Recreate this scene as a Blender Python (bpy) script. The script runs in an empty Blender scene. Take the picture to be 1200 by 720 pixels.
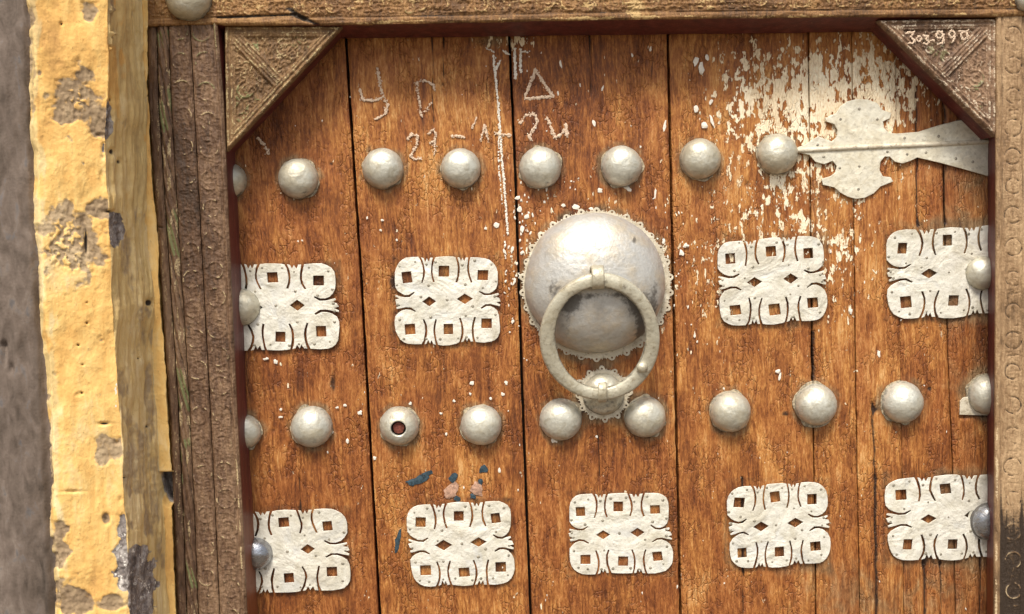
import bpy, math, random
import numpy as np
from mathutils import Vector, Matrix

random.seed(7)
RNG = np.random.default_rng(7)
S = bpy.context.scene
COL = S.collection

# ------------------------------------------------------------------ camera
PX = 1.0 / 700.0                      # metres per photo pixel on the door plane
FOC = 1150.0                          # focal length in photo pixels
YAW, PITCH, ROLL = math.radians(2.95), math.radians(4.02), math.radians(-2.18)
DIST, EYE = 1.643, 1.565

def cam_axes():
    cy, sy, cp, sp = math.cos(YAW), math.sin(YAW), math.cos(PITCH), math.sin(PITCH)
    f = np.array([sy * cp, cy * cp, -sp]); s = np.array([cy, -sy, 0.0]); u = np.cross(s, f)
    return (s * math.cos(ROLL) + u * math.sin(ROLL), -s * math.sin(ROLL) + u * math.cos(ROLL), f)
AX, AU, AF = cam_axes()
CAM = np.array([0.0, -DIST, EYE])
cam_d = bpy.data.cameras.new('camera'); cam = bpy.data.objects.new('camera', cam_d); COL.objects.link(cam)
cam_d.sensor_width = 36; cam_d.lens = FOC / 1200 * 36
cam_d.clip_start = 0.02; cam_d.clip_end = 2000
M = Matrix.Identity(4)
for i in range(3):
    M[i][0], M[i][1], M[i][2], M[i][3] = AX[i], AU[i], -AF[i], CAM[i]
cam.matrix_world = M
S.camera = cam

# ------------------------------------------------------------------ sky and sun (soft, hazy daylight)
SUN_EL, SUN_AZ = math.radians(57), math.radians(-12)      # azimuth from the door's normal, minus = left
sund = bpy.data.lights.new('sun', 'SUN'); sund.energy = 3.3; sund.angle = math.radians(16); sund.color = (1.0, 0.93, 0.82)
sun = bpy.data.objects.new('sun', sund); COL.objects.link(sun)
to_sun = Vector((math.sin(SUN_AZ) * math.cos(SUN_EL), -math.cos(SUN_AZ) * math.cos(SUN_EL), math.sin(SUN_EL)))
sun.rotation_euler = to_sun.to_track_quat('Z', 'Y').to_euler()
sun.location = to_sun * 20
W = bpy.data.worlds.new('World'); S.world = W; W.use_nodes = True
wn = W.node_tree; wn.nodes.clear()
sky = wn.nodes.new('ShaderNodeTexSky'); sky.sky_type = 'NISHITA'; sky.sun_disc = False
sky.sun_elevation = SUN_EL; sky.sun_rotation = math.atan2(to_sun.x, to_sun.y)
sky.air_density = 1.0; sky.dust_density = 4.0; sky.ozone_density = 1.0
hs = wn.nodes.new('ShaderNodeHueSaturation'); hs.inputs['Saturation'].default_value = 0.45
bg = wn.nodes.new('ShaderNodeBackground'); bg.inputs['Strength'].default_value = 0.15
wo = wn.nodes.new('ShaderNodeOutputWorld')
wn.links.new(sky.outputs[0], hs.inputs['Color']); wn.links.new(hs.outputs[0], bg.inputs['Color'])
wn.links.new(bg.outputs[0], wo.inputs['Surface'])
S.view_settings.view_transform = 'Standard'; S.view_settings.look = 'None'
S.view_settings.exposure = 0.30; S.view_settings.gamma = 1.0; S.view_settings.use_curve_mapping = False

# ------------------------------------------------------------------ helpers
def at(px, py, Y=0.0):
    """photo pixel -> point on the plane y = Y (arrays allowed)"""
    px, py, Y = np.broadcast_arrays(np.asarray(px, float), np.asarray(py, float), np.asarray(Y, float))
    a = (px - 600) / FOC; b = (360 - py) / FOC
    d = AF + a[..., None] * AX + b[..., None] * AU
    t = (Y - CAM[1]) / d[..., 1]
    return CAM + d * t[..., None]

_T = np.random.default_rng(99).random((256, 256))
def vn(x, y, seed=0):
    x = np.asarray(x, float) + seed * 17.31; y = np.asarray(y, float) + seed * 41.77
    xi = np.floor(x).astype(int); yi = np.floor(y).astype(int); fx = x - xi; fy = y - yi
    fx = fx * fx * (3 - 2 * fx); fy = fy * fy * (3 - 2 * fy)
    a = _T[xi & 255, yi & 255]; b = _T[(xi + 1) & 255, yi & 255]
    c = _T[xi & 255, (yi + 1) & 255]; d = _T[(xi + 1) & 255, (yi + 1) & 255]
    return (a * (1 - fx) + b * fx) * (1 - fy) + (c * (1 - fx) + d * fx) * fy
def fbm(x, y, seed=0, o=4):
    t = 0; a = .5; n = 0
    for i in range(o):
        t = t + a * vn(x * 2 ** i, y * 2 ** i, seed + i * 3); n += a; a *= .5
    return t / n
def sstep(a, b, x):
    t = np.clip((x - a) / (b - a), 0, 1); return t * t * (3 - 2 * t)
def gauss(x, y, cx, cy, sx, sy): return np.exp(-((x - cx) / sx) ** 2 - ((y - cy) / sy) ** 2)
def L(y, *pts):
    return np.interp(y, [p[0] for p in pts], [p[1] for p in pts])

ORG = {}
def link(name, me, parent, org):
    o = bpy.data.objects.new(name, me); COL.objects.link(o)
    if parent is not None:
        o.parent = parent; p = ORG[parent.name]; o.location = Vector(org) - Vector(p)
    else: o.location = org
    ORG[o.name] = tuple(org); return o
def empty(name, loc, label, cat):
    o = link(name, None, None, loc); o['kind'] = 'thing'; o['label'] = label; o['category'] = cat; o.empty_display_size = .1; return o
def mesh_obj(name, V, F, mat, parent=None, attrs=None, smooth=True, kind=None, label=None):
    """V world-space (n,3); F list of index tuples or (m,4) array. The origin goes to the middle of the mesh."""
    V = np.asarray(V, float).reshape(-1, 3)
    org = (V.min(0) + V.max(0)) / 2
    me = bpy.data.meshes.new(name)
    if isinstance(F, np.ndarray): F = F.tolist()
    me.from_pydata((V - org).tolist(), [], F)
    if attrs:
        for k, a in attrs.items():
            at_ = me.attributes.new(k, 'FLOAT', 'POINT'); at_.data.foreach_set('value', np.asarray(a, np.float32).ravel())
    if smooth: me.polygons.foreach_set('use_smooth', [True] * len(me.polygons))
    if mat: me.materials.append(mat)
    o = link(name, me, parent, tuple(org))
    if kind: o['kind'] = kind
    if label: o['label'] = label
    return o
def grid_faces(nr, nc):
    i = np.arange(nr - 1)[:, None] * nc + np.arange(nc - 1)[None, :]
    i = i.ravel(); return np.stack([i, i + nc, i + nc + 1, i + 1], 1)
def grid_obj(name, P, mat, parent=None, attrs=None, back=None, shallow=None, **kw):
    """P (rows down, cols right, 3) seen from -Y; back = Y of a closing skirt"""
    nr, nc = P.shape[:2]; F = grid_faces(nr, nc); V = P.reshape(-1, 3); A = {k: np.asarray(v).ravel() for k, v in (attrs or {}).items()}
    if back is not None:
        ring = np.concatenate([np.arange(nc), (np.arange(1, nr) * nc + nc - 1), ((nr - 1) * nc + np.arange(nc - 2, -1, -1)), (np.arange(nr - 2, 0, -1) * nc)])
        B = V[ring].copy(); B[:, 1] = back
        if shallow is not None:
            cidx = ring % nc; B[(cidx == (0 if shallow[0] == 'L' else nc - 1)), 1] = shallow[1]
        n0 = len(V); m = len(ring)
        V = np.concatenate([V, V[ring], B]); k = np.arange(m); k2 = (k + 1) % m
        F = np.concatenate([F, np.stack([n0 + k, n0 + k2, n0 + m + k2, n0 + m + k], 1)])
        for q in A: A[q] = np.concatenate([A[q], A[q][ring], A[q][ring]])
    return mesh_obj(name, V, F, mat, parent, A, **kw)

# ------------------------------------------------------------------ materials
class NT:
    def __init__(s, name):
        s.m = bpy.data.materials.new(name); s.m.use_nodes = True; s.t = s.m.node_tree
        s.b = s.t.nodes['Principled BSDF']; s.p = s.t.nodes.new('ShaderNodeNewGeometry').outputs['Position']
    def n(s, k): return s.t.nodes.new('ShaderNode' + k)
    def c(s, v, sock):
        if hasattr(v, 'is_output'): s.t.links.new(v, sock)
        else: sock.default_value = v
    def attr(s, name):
        a = s.n('Attribute'); a.attribute_name = name; return a.outputs['Fac']
    def math(s, op, a, b=0.0, cl=False):
        m = s.n('Math'); m.operation = op; m.use_clamp = cl; s.c(a, m.inputs[0]); s.c(b, m.inputs[1]); return m.outputs[0]
    def add(s, a, b): return s.math('ADD', a, b)
    def mul(s, a, b): return s.math('MULTIPLY', a, b)
    def sub(s, a, b): return s.math('SUBTRACT', a, b)
    def scale(s, sx, sy, sz, off=None, src=None):
        m = s.n('Mapping'); s.t.links.new(src or s.p, m.inputs[0]); m.inputs['Scale'].default_value = (sx, sy, sz)
        if off is not None:
            cb = s.n('CombineXYZ')
            for i in range(3): s.c(off, cb.inputs[i])
            s.t.links.new(cb.outputs[0], m.inputs['Location'])
        return m.outputs[0]
    def noise(s, vec, sc=1.0, det=3, rough=.55, dist=0.0, color=False):
        k = s.n('TexNoise'); s.t.links.new(vec, k.inputs['Vector']); k.inputs['Scale'].default_value = sc
        k.inputs['Detail'].default_value = det; k.inputs['Roughness'].default_value = rough; k.inputs['Distortion'].default_value = dist
        return k.outputs['Color' if color else 'Fac']
    def warp(s, vec, sc, amt):
        c = s.noise(vec, sc, 2, color=True); v = s.n('VectorMath'); v.operation = 'MULTIPLY_ADD'
        s.t.links.new(c, v.inputs[0]); v.inputs[1].default_value = (amt,) * 3; s.t.links.new(vec, v.inputs[2]); return v.outputs[0]
    def ss(s, v, a, b, lo=0.0, hi=1.0):
        m = s.n('MapRange'); m.interpolation_type = 'SMOOTHSTEP'; s.c(v, m.inputs[0])
        for i, q in enumerate((a, b, lo, hi)): m.inputs[i + 1].default_value = q
        return m.outputs[0]
    def ramp(s, v, *st):
        r = s.n('ValToRGB'); s.c(v, r.inputs[0]); e = r.color_ramp.elements
        while len(e) < len(st): e.new(.5)
        for i, (p, c) in enumerate(st): e[i].position = p; e[i].color = (*c, 1)
        return r.outputs[0]
    def mix(s, f, a, b, mode='MIX'):
        m = s.n('Mix'); m.data_type = 'RGBA'; m.blend_type = mode
        ins = [i for i in m.inputs if i.enabled]
        s.c(f, ins[0])
        for v, k in ((a, ins[1]), (b, ins[2])):
            if isinstance(v, tuple): v = (*v, 1)
            s.c(v, k)
        return [o for o in m.outputs if o.enabled][0]
    def bump(s, h, dist, st=1.0, prev=None):
        b = s.n('Bump'); b.inputs['Strength'].default_value = st; b.inputs['Distance'].default_value = dist
        s.t.links.new(h, b.inputs['Height'])
        if prev: s.t.links.new(prev, b.inputs['Normal'])
        return b.outputs[0]
    def out(s, col, rough=.6, metal=0.0, nrm=None, spec=.5):
        if isinstance(col, tuple): col = (*col, 1)
        s.c(col, s.b.inputs['Base Color']); s.c(rough, s.b.inputs['Roughness']); s.c(metal, s.b.inputs['Metallic'])
        s.b.inputs['Specular IOR Level'].default_value = spec
        if nrm: s.t.links.new(nrm, s.b.inputs['Normal'])
        return s.m

def mat_door():
    t = NT('door_wood'); pid = t.attr('pid')
    w = t.warp(t.scale(1, 1, 1, pid), 9, .022)
    fib = t.noise(t.scale(310, 40, 27, src=w), 1, 4, .6)
    fine = t.noise(t.scale(620, 40, 60, src=w), 1, 3, .6)
    flk = t.noise(t.warp(t.scale(300, 50, 120, pid), .5, 2.2), 1, 3, .6, .6)
    fig = t.noise(t.scale(17, 5, 4.6, pid), 1, 4, .6, .6)
    pat = t.noise(t.scale(32, 9, 20, pid), 1, 3, .55, 1.0)
    v = t.add(t.add(t.mul(fib, .56), t.mul(flk, .42)), t.add(t.mul(fig, .56), t.mul(t.sub(pat, .5), .30)))
    v = t.add(v, t.mul(t.sub(fine, .5), .22))
    v = t.add(v, t.mul(t.sub(t.attr('tone'), .5), .30))
    v = t.ss(v, .46, 1.08)
    pz = t.noise(t.scale(15, 5, 5.5, pid), 1, 5, .6, 1.4)
    hue = t.ss(t.add(pz, t.mul(t.sub(t.attr('tone'), .5), 1.0)), .34, .66)
    # smoothstep keeps the mid contrast high, as oiled hardwood has
    ca = t.ramp(v, (0.0, (.075, .023, .009)), (.25, (.165, .050, .014)), (.5, (.265, .088, .023)), (.72, (.36, .135, .038)), (1.0, (.50, .23, .08)))
    cb_ = t.ramp(v, (0.0, (.105, .034, .011)), (.25, (.225, .076, .019)), (.5, (.355, .136, .034)), (.72, (.49, .22, .060)), (1.0, (.64, .37, .15)))
    col = t.mix(hue, ca, cb_)
    vo = t.n('TexVoronoi'); vo.feature = 'DISTANCE_TO_EDGE'; t.t.links.new(t.warp(t.scale(120, 30, 62, pid), .6, 2.0), vo.inputs['Vector']); vo.inputs['Scale'].default_value = 1
    crk = t.mul(t.sub(1.0, t.ss(vo.outputs['Distance'], .0, .13)), t.ss(t.noise(t.scale(26, 9, 14, pid), 1, 3), .44, .60))
    col = t.mix(t.mul(crk, .20), col, (.045, .015, .007))
    # weathered, greyer wood
    wv = t.ramp(t.add(t.mul(fib, .6), t.mul(flk, .4)), (.30, (.075, .043, .022)), (.5, (.20, .115, .052)), (.72, (.42, .29, .16)))
    gm = t.ss(t.add(t.mul(t.attr('grey'), .9), t.mul(t.sub(pat, .5), .9)), .20, .75)
    col = t.mix(gm, col, wv)
    # dark grime, knots and the painted lintel shadow
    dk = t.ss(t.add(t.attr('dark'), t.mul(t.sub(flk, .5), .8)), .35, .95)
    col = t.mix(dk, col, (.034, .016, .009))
    hair = t.ss(t.noise(t.scale(330, 40, 7, src=w), 1, 2, .5), .685, .73)
    col = t.mix(t.mul(hair, .45), col, (.028, .011, .006))
    # flaking whitewash
    pn = t.noise(t.warp(t.scale(125, 60, 58), .7, .8), 1, 3, .5)
    pn2 = t.noise(t.scale(420, 60, 150), 1, 2, .5)
    pm = t.add(t.add(pn, t.mul(t.sub(pn2, .5), .26)), t.mul(t.attr('paint'), .33))
    pmask = t.ss(pm, .735, .765)
    pc = t.ramp(t.add(t.mul(pn2, .5), t.mul(t.noise(t.scale(14, 9, 9), 1, 3), .5)), (.35, (.56, .42, .26)), (.48, (.78, .63, .42)), (.60, (.88, .78, .58)))
    col = t.mix(pmask, col, pc)
    # small bleached scuffs
    h = t.add(t.mul(crk, -.5), t.add(t.mul(fib, .9), t.add(t.mul(flk, .55), t.mul(fine, .4))))
    n = t.bump(h, .0022, 1.0); n = t.bump(pmask, .0009, 1.0, n)
    r = t.add(t.mul(flk, .35), t.add(.36, t.mul(pmask, .2)))
    return t.out(col, r, 0, n, .32)

def mat_carved(name, c0, c1, c2, gold=(.46, .36, .16)):
    t = NT(name)
    w = t.warp(t.scale(1, 1, 1), 12, .02)
    fib = t.noise(t.scale(240, 90, 60, src=w), 1, 4, .6)
    big = t.noise(t.scale(16, 9, 7), 1, 4, .6, .5)
    speck = t.noise(t.scale(330, 300, 330), 1, 3, .6)
    v = t.add(t.mul(fib, .5), t.mul(big, .55)); v = t.add(v, t.mul(t.sub(t.attr('tone'), .5), .5)); v = t.ss(v, .28, .80)
    col = t.ramp(v, (0, c0), (.5, c1), (1, c2))
    wear = t.ss(t.add(t.attr('wear'), t.mul(t.sub(speck, .5), 1.3)), .45, .72)
    col = t.mix(t.mul(wear, .8), col, gold)
    grn = t.ss(t.add(t.attr('green'), t.mul(t.sub(big, .5), .9)), .35, .75)
    col = t.mix(t.mul(grn, .7), col, (.17, .20, .075))
    dark_mask = t.ss(t.add(t.attr('dark'), t.mul(t.sub(speck, .5), .6)), .35, .95)  # darker along carved grooves, cracks and on the lower right stile
    col = t.mix(dark_mask, col, (.035, .022, .013))
    return t.out(col, t.add(.45, t.mul(fib, .35)), 0, t.bump(t.add(fib, t.mul(speck, .7)), .0022, .9), .35)

def mat_maroon():
    t = NT('maroon_paint')
    a = t.noise(t.scale(60, 60, 9), 1, 4); b = t.noise(t.scale(300, 300, 120), 1, 3)
    col = t.ramp(a, (.3, (.055, .012, .012)), (.55, (.115, .024, .021)), (.75, (.17, .05, .04)))
    col = t.mix(t.ss(b, .66, .74), col, (.33, .17, .11))
    col = t.mix(t.mul(t.ss(t.add(t.attr('raw'), t.mul(t.sub(a, .5), .5)), .4, .7), .85), col, (.20, .062, .020))
    return t.out(col, .5, 0, t.bump(t.add(a, t.mul(b, .5)), .0012, .8), .4)

def mat_silver(name, base, warm, metal, rough, grime_shade=0.0, mottle=1.0):
    t = NT(name)
    a = t.noise(t.scale(30, 30, 30), 1, 4, .6); b = t.noise(t.scale(140, 140, 140), 1, 4, .6); d = t.noise(t.scale(620, 620, 620), 1, 2)
    oi = t.n('ObjectInfo').outputs['Random']
    col = t.mix(t.ss(t.add(a, t.mul(t.sub(oi, .5), .25)), .38, .66), base, warm)
    col = t.mix(t.mul(oi, .35), col, tuple(c * .72 for c in warm))
    e_ = t.noise(t.scale(46, 46, 60), 1, 5, .65, .8)
    col = t.mix(t.mul(t.ss(e_, .52, .66), .55 * mottle), col, tuple(c * k for c, k in zip(base, (.60, .53, .42))))
    col = t.mix(t.mul(t.ss(e_, .48, .36), .45 * mottle), col, tuple(min(1, c * 1.30) for c in base))
    col = t.mix(t.mul(t.ss(b, .35, .75), .35), col, tuple(c * .62 for c in base))
    gm = t.ss(t.add(t.attr('grime_shade'), t.mul(t.sub(b, .5), 1.2)), .35, .9)  # attribute holds real grime and, on the domes, painted shade
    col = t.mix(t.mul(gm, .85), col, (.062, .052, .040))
    pit = t.ss(d, .70, .76); col = t.mix(t.mul(pit, .7), col, (.09, .065, .04))
    if grime_shade: col = t.mix(t.mul(t.ss(b, .56, .70), grime_shade), col, (.21, .15, .085))
    r = t.add(rough, t.add(t.mul(t.sub(e_, .5), .45), t.mul(gm, .15)))
    h = t.add(t.mul(a, 2.0), t.add(t.mul(b, .55), t.mul(d, .12)))
    return t.out(col, r, t.mul(t.sub(1.0, gm), metal), t.bump(h, .0026, .55), .5)

def mat_plate():
    t = NT('whitened_plate')
    a = t.noise(t.scale(34, 30, 34), 1, 4, .6); b = t.noise(t.scale(150, 150, 150), 1, 4, .6); c = t.noise(t.scale(480, 400, 480), 1, 3)
    col = t.ramp(a, (.3, (.56, .53, .43)), (.5, (.70, .675, .585)), (.7, (.77, .75, .67)))
    col = t.mix(t.mul(t.ss(b, .58, .74), .6), col, (.42, .36, .25))
    col = t.mix(t.mul(t.ss(c, .63, .70), .8), col, (.16, .11, .065))
    oi = t.n('ObjectInfo').outputs['Random']
    big = t.noise(t.scale(17, 10, 17), 1, 3, .6, .8)
    col = t.mix(t.mul(t.ss(big, .50, .68), .45), col, (.47, .42, .30))
    col = t.mix(t.mul(t.ss(big, .46, .34), .40), col, (.50, .52, .53))
    col = t.mix(t.mul(oi, .22), col, (.46, .41, .30))
    h0 = t.mul(big, 6.0)
    h = t.add(h0, t.add(t.mul(a, 3.6), t.add(t.mul(b, .5), t.mul(c, .08))))
    return t.out(col, t.add(.42, t.mul(b, .25)), .12, t.bump(h, .0022, .5), .5)

def mat_plain(name, col, rough=.7, v=.25, sc=200, metal=0.0, bump=.0008):
    t = NT(name); a = t.noise(t.scale(sc, sc, sc), 1, 4, .6)
    k = t.mix(t.ss(a, .3, .7), tuple(c * (1 - v) for c in col), tuple(min(1, c * (1 + v)) for c in col))
    return t.out(k, rough, metal, t.bump(a, bump, .8), .3)

def mat_plaster(name):
    """yellow limewash, dirtier tan limewash lightened to offset shade on the return, the clay and grey cement under it come from the mesh's attributes"""
    t = NT(name)
    a = t.noise(t.scale(9, 9, 5), 1, 5, .6, .4); b = t.noise(t.scale(60, 60, 34), 1, 4, .6, .3); c = t.noise(t.scale(300, 300, 260), 1, 3)
    st = t.noise(t.scale(70, 70, 9), 1, 5, .65, .6)
    v = t.add(t.add(t.mul(a, .5), t.mul(b, .3)), t.mul(st, .25))
    yel = t.ramp(v, (.34, (.50, .27, .09)), (.46, (.72, .42, .13)), (.55, (.80, .52, .18)), (.68, (.84, .64, .33)))
    tan = t.ramp(v, (.36, (.46, .32, .15)), (.5, (.72, .52, .22)), (.64, (.82, .65, .36)))  # same limewash, dirtier, lightened to make up for the return's shade
    clay = t.ramp(t.add(t.mul(b, .6), t.mul(a, .4)), (.34, (.17, .115, .07)), (.5, (.34, .24, .14)), (.66, (.50, .38, .23)))
    grey = t.ramp(t.add(t.mul(b, .7), t.mul(c, .3)), (.34, (.07, .06, .058)), (.5, (.24, .205, .185)), (.62, (.50, .46, .42)))
    fl = t.mul(t.sub(b, .5), .9)
    col = t.mix(t.ss(t.add(t.attr('tan'), fl), .35, .65), yel, tan)
    col = t.mix(t.ss(t.add(t.attr('clay'), t.mul(fl, 1.7)), .26, .80), col, clay)
    col = t.mix(t.ss(t.add(t.attr('bare'), t.mul(fl, 1.2)), .40, .62), col, grey)
    col = t.mix(t.ss(t.add(t.attr('lime'), t.mul(t.sub(c, .5), 1.0)), .5, .6), col, (.80, .76, .68))
    col = t.mix(t.mul(t.ss(c, .64, .72), .35), col, (.20, .13, .06))
    col = t.mix(t.ss(t.add(t.attr('dark'), t.mul(fl, .5)), .4, .8), col, (.045, .032, .022))
    h = t.add(t.mul(a, 3.0), t.add(t.mul(b, 1.1), t.mul(c, .28)))
    return t.out(col, .82, 0, t.bump(h, .0026, .8), .25)

def mat_greywall():
    t = NT('bare_clay_render')
    a = t.noise(t.scale(14, 14, 3), 1, 5, .6, .5); b = t.noise(t.scale(60, 60, 26), 1, 5, .6, .5); c = t.noise(t.scale(280, 280, 280), 1, 3)
    v = t.add(t.mul(a, .55), t.mul(b, .45))
    col = t.ramp(v, (.38, (.055, .042, .032)), (.46, (.108, .082, .064)), (.54, (.150, .115, .092)), (.64, (.23, .185, .15)))
    col = t.mix(t.ss(b, .58, .70), col, (.13, .115, .108))
    return t.out(col, .85, 0, t.bump(t.add(t.mul(a, 1.2), t.add(t.mul(b, .5), t.mul(c, .25))), .003, .8), .25)

def mat_ground():
    t = NT('dusty_ground')
    a = t.noise(t.scale(.7, .7, .7), 1, 6, .6); b = t.noise(t.scale(30, 30, 30), 1, 5, .6)
    col = t.ramp(t.add(t.mul(a, .5), t.mul(b, .5)), (.35, (.09, .07, .045)), (.55, (.16, .125, .085)), (.7, (.24, .20, .145)))
    return t.out(col, .9, 0, t.bump(b, .01, .7), .2)

MD = mat_door()
MS = mat_carved('carved_stile_wood', (.038, .022, .013), (.115, .062, .034), (.25, .155, .088), (.52, .40, .22))
MSR = mat_carved('carved_stile_wood_pale', (.095, .055, .027), (.27, .165, .082), (.46, .31, .17), (.62, .48, .29))
ML = mat_carved('carved_lintel_wood', (.065, .030, .011), (.20, .098, .034), (.38, .21, .078), (.54, .37, .16))
MM = mat_maroon()
MSV = mat_silver('aluminium_painted_iron', (.58, .57, .49), (.58, .53, .40), .50, .48)
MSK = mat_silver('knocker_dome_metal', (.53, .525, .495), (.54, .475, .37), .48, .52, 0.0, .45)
MSB = mat_silver('bare_steel', (.40, .42, .46), (.36, .36, .37), .9, .28, .3)
MR = mat_silver('ring_metal', (.50, .47, .365), (.48, .43, .31), .30, .46, .5)
MC = mat_silver('collar_metal', (.66, .60, .47), (.60, .53, .40), .15, .5, .6)
MP = mat_plate()
MH = mat_silver('hinge_metal', (.68, .645, .53), (.68, .62, .47), .10, .5, .3)
MW = mat_plain('old_paint_rim', (.34, .28, .19), .6, .55, 260)
MN = mat_plain('nail_metal', (.30, .27, .21), .5, .45, 420, .4)
MCH = mat_plain('chalk', (.62, .47, .34), .9, .15, 500)
MWS = mat_plain('whitewash_splash', (.74, .68, .58), .7, .12, 300)
MBL = mat_plain('blue_paint', (.030, .052, .066), .6, .5, 260)
MPK = mat_plain('pink_filler', (.40, .24, .165), .8, .4, 260)
MDK = mat_plain('dark_backing', (.012, .008, .006), .9, .2)
MHL = mat_plain('nail_hole_dark', (.014, .008, .006), .9, .3)
MRU = mat_plain('rust', (.16, .045, .028), .8, .5, 320)
MPY = mat_plaster('yellow_limewash')
MGW = mat_greywall()

# ================================================================== GROUND
def ground():
    xs = np.concatenate([[-400, -60, -12], np.linspace(-5, 5, 21), [12, 60, 400]])
    ys = np.concatenate([[-400, -60, -12], np.linspace(-6, 3, 19), [12, 60, 400]])
    X, Y = np.meshgrid(xs, ys[::-1]); Z = np.where((abs(X) < 6) & (abs(Y) < 7), (fbm(X * 1.3, Y * 1.3, 5) - .5) * .03, 0)
    o = grid_obj('ground', np.stack([X, Y, Z], -1), mat_ground()); o['kind'] = 'structure'
ground()

# ================================================================== DOOR
door = empty('wooden_door', tuple(at(720, 360, 0) * [1, 1, 0]), 'weathered orange-brown plank door with silver studs, pierced plates and a big ring knocker', 'door')
ROWS = np.concatenate([np.arange(-30, 745, 3.0), np.array([760, 800, 900, 1050, 1200, 1400])])
ROWS[-1] = 1400
STUDS = [(350, 210, 22.5), (449, 198, 23), (540, 198, 22.5), (633, 197, 24), (728, 195.5, 23.5), (820, 187, 23.5), (910, 181, 23.5), (268, 212, 20),
         (284, 360, 21), (1149, 320, 20), (286, 506, 20), (365.5, 500, 23.5), (468, 499, 22.5), (564, 498, 23.5), (657, 491.5, 24.5), (755.5, 488.5, 24),
         (855, 482, 24), (955, 474, 24.5), (1056, 471, 24.5), (1156, 462, 24), (301, 648, 19), (1157, 610, 23)]
def s(*a): return a
SEAM = [s((-30, 246), (720, 268), (1400, 290)), s((-30, 402), (45, 405), (340, 424), (560, 436), (720, 445), (1400, 480)),
        s((-30, 595), (45, 597), (200, 604), (450, 612), (720, 622), (1400, 645)), s((-30, 782), (45, 783), (720, 798), (1400, 812)),
        s((-30, 947), (45, 948), (420, 953), (720, 957), (1400, 966)), s((-30, 998), (240, 1001), (420, 1003), (720, 1008), (1400, 1020)),
        s((-30, 1049), (300, 1054), (560, 1057.5), (720, 1060), (1400, 1072)), s((-30, 1104), (300, 1109), (420, 1112), (540, 1117), (720, 1121), (1400, 1130)),
        s((-30, 1196), (720, 1192), (1400, 1190))]
GAP = [0, 3.4, 3.4, 3.6, 1.7, 1.2, 1.0, 1.1, 0]
TONE = [.44, .50, .47, .53, .56, .55, .48, .42]
CRACKS = [((1075, 100), (1075.5, 265), 1.4), ((1022, 470), (1026, 560), 1.6), ((1026, 560), (1028, 740), 2.4), ((1084, 655), (1086, 745), 2.2),
          ((953.5, 390), (954, 444), 2.6), ((506, 36), (508, 150), 1.0), ((691, 40), (693, 110), .9), ((520, 40), (519, 100), .8), ((870, 560), (872, 745), .9),
          ((1125, 488), (1160, 487), 1.5), ((700, 500), (703, 560), .9), ((350, 560), (353, 620), .8), ((1103, 660), (1104, 730), 1.2), ((1150, 640), (1149, 720), 1.2), ((1108, 60), (1108.5, 262), 1.3)]
KNOTS = [(390, 449, 5, 16, .9), (320, 505, 5, 4, .7), (419, 502, 5, 3, .6), (716, 213, 3, 6, .9), (500, 540, 9, 4, .5), (876, 216, 4, 6, .8), (442, 81, 3, 4, .9),
         (1090, 456, 3.5, 3.5, 1.1), (1025, 480, 4, 3.5, 1.0), (921, 485, 6, 3.5, 1.0), (845, 508, 3, 6, .4), (741, 145, 16, 9, .45), (742, 100, 10, 12, .4), (510, 508, 8, 2, .9), (460, 330, 10, 12, .35),
         (452, 395, 9, 18, .35), (388, 192, 3, 3, .9), (396, 192, 2, 2, .8), (660, 255, 8, 8, .3), (385, 330, 20, 30, .22), (585, 620, 14, 40, .25), (840, 640, 12, 40, .22), (700, 700, 40, 18, .28)]
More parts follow.
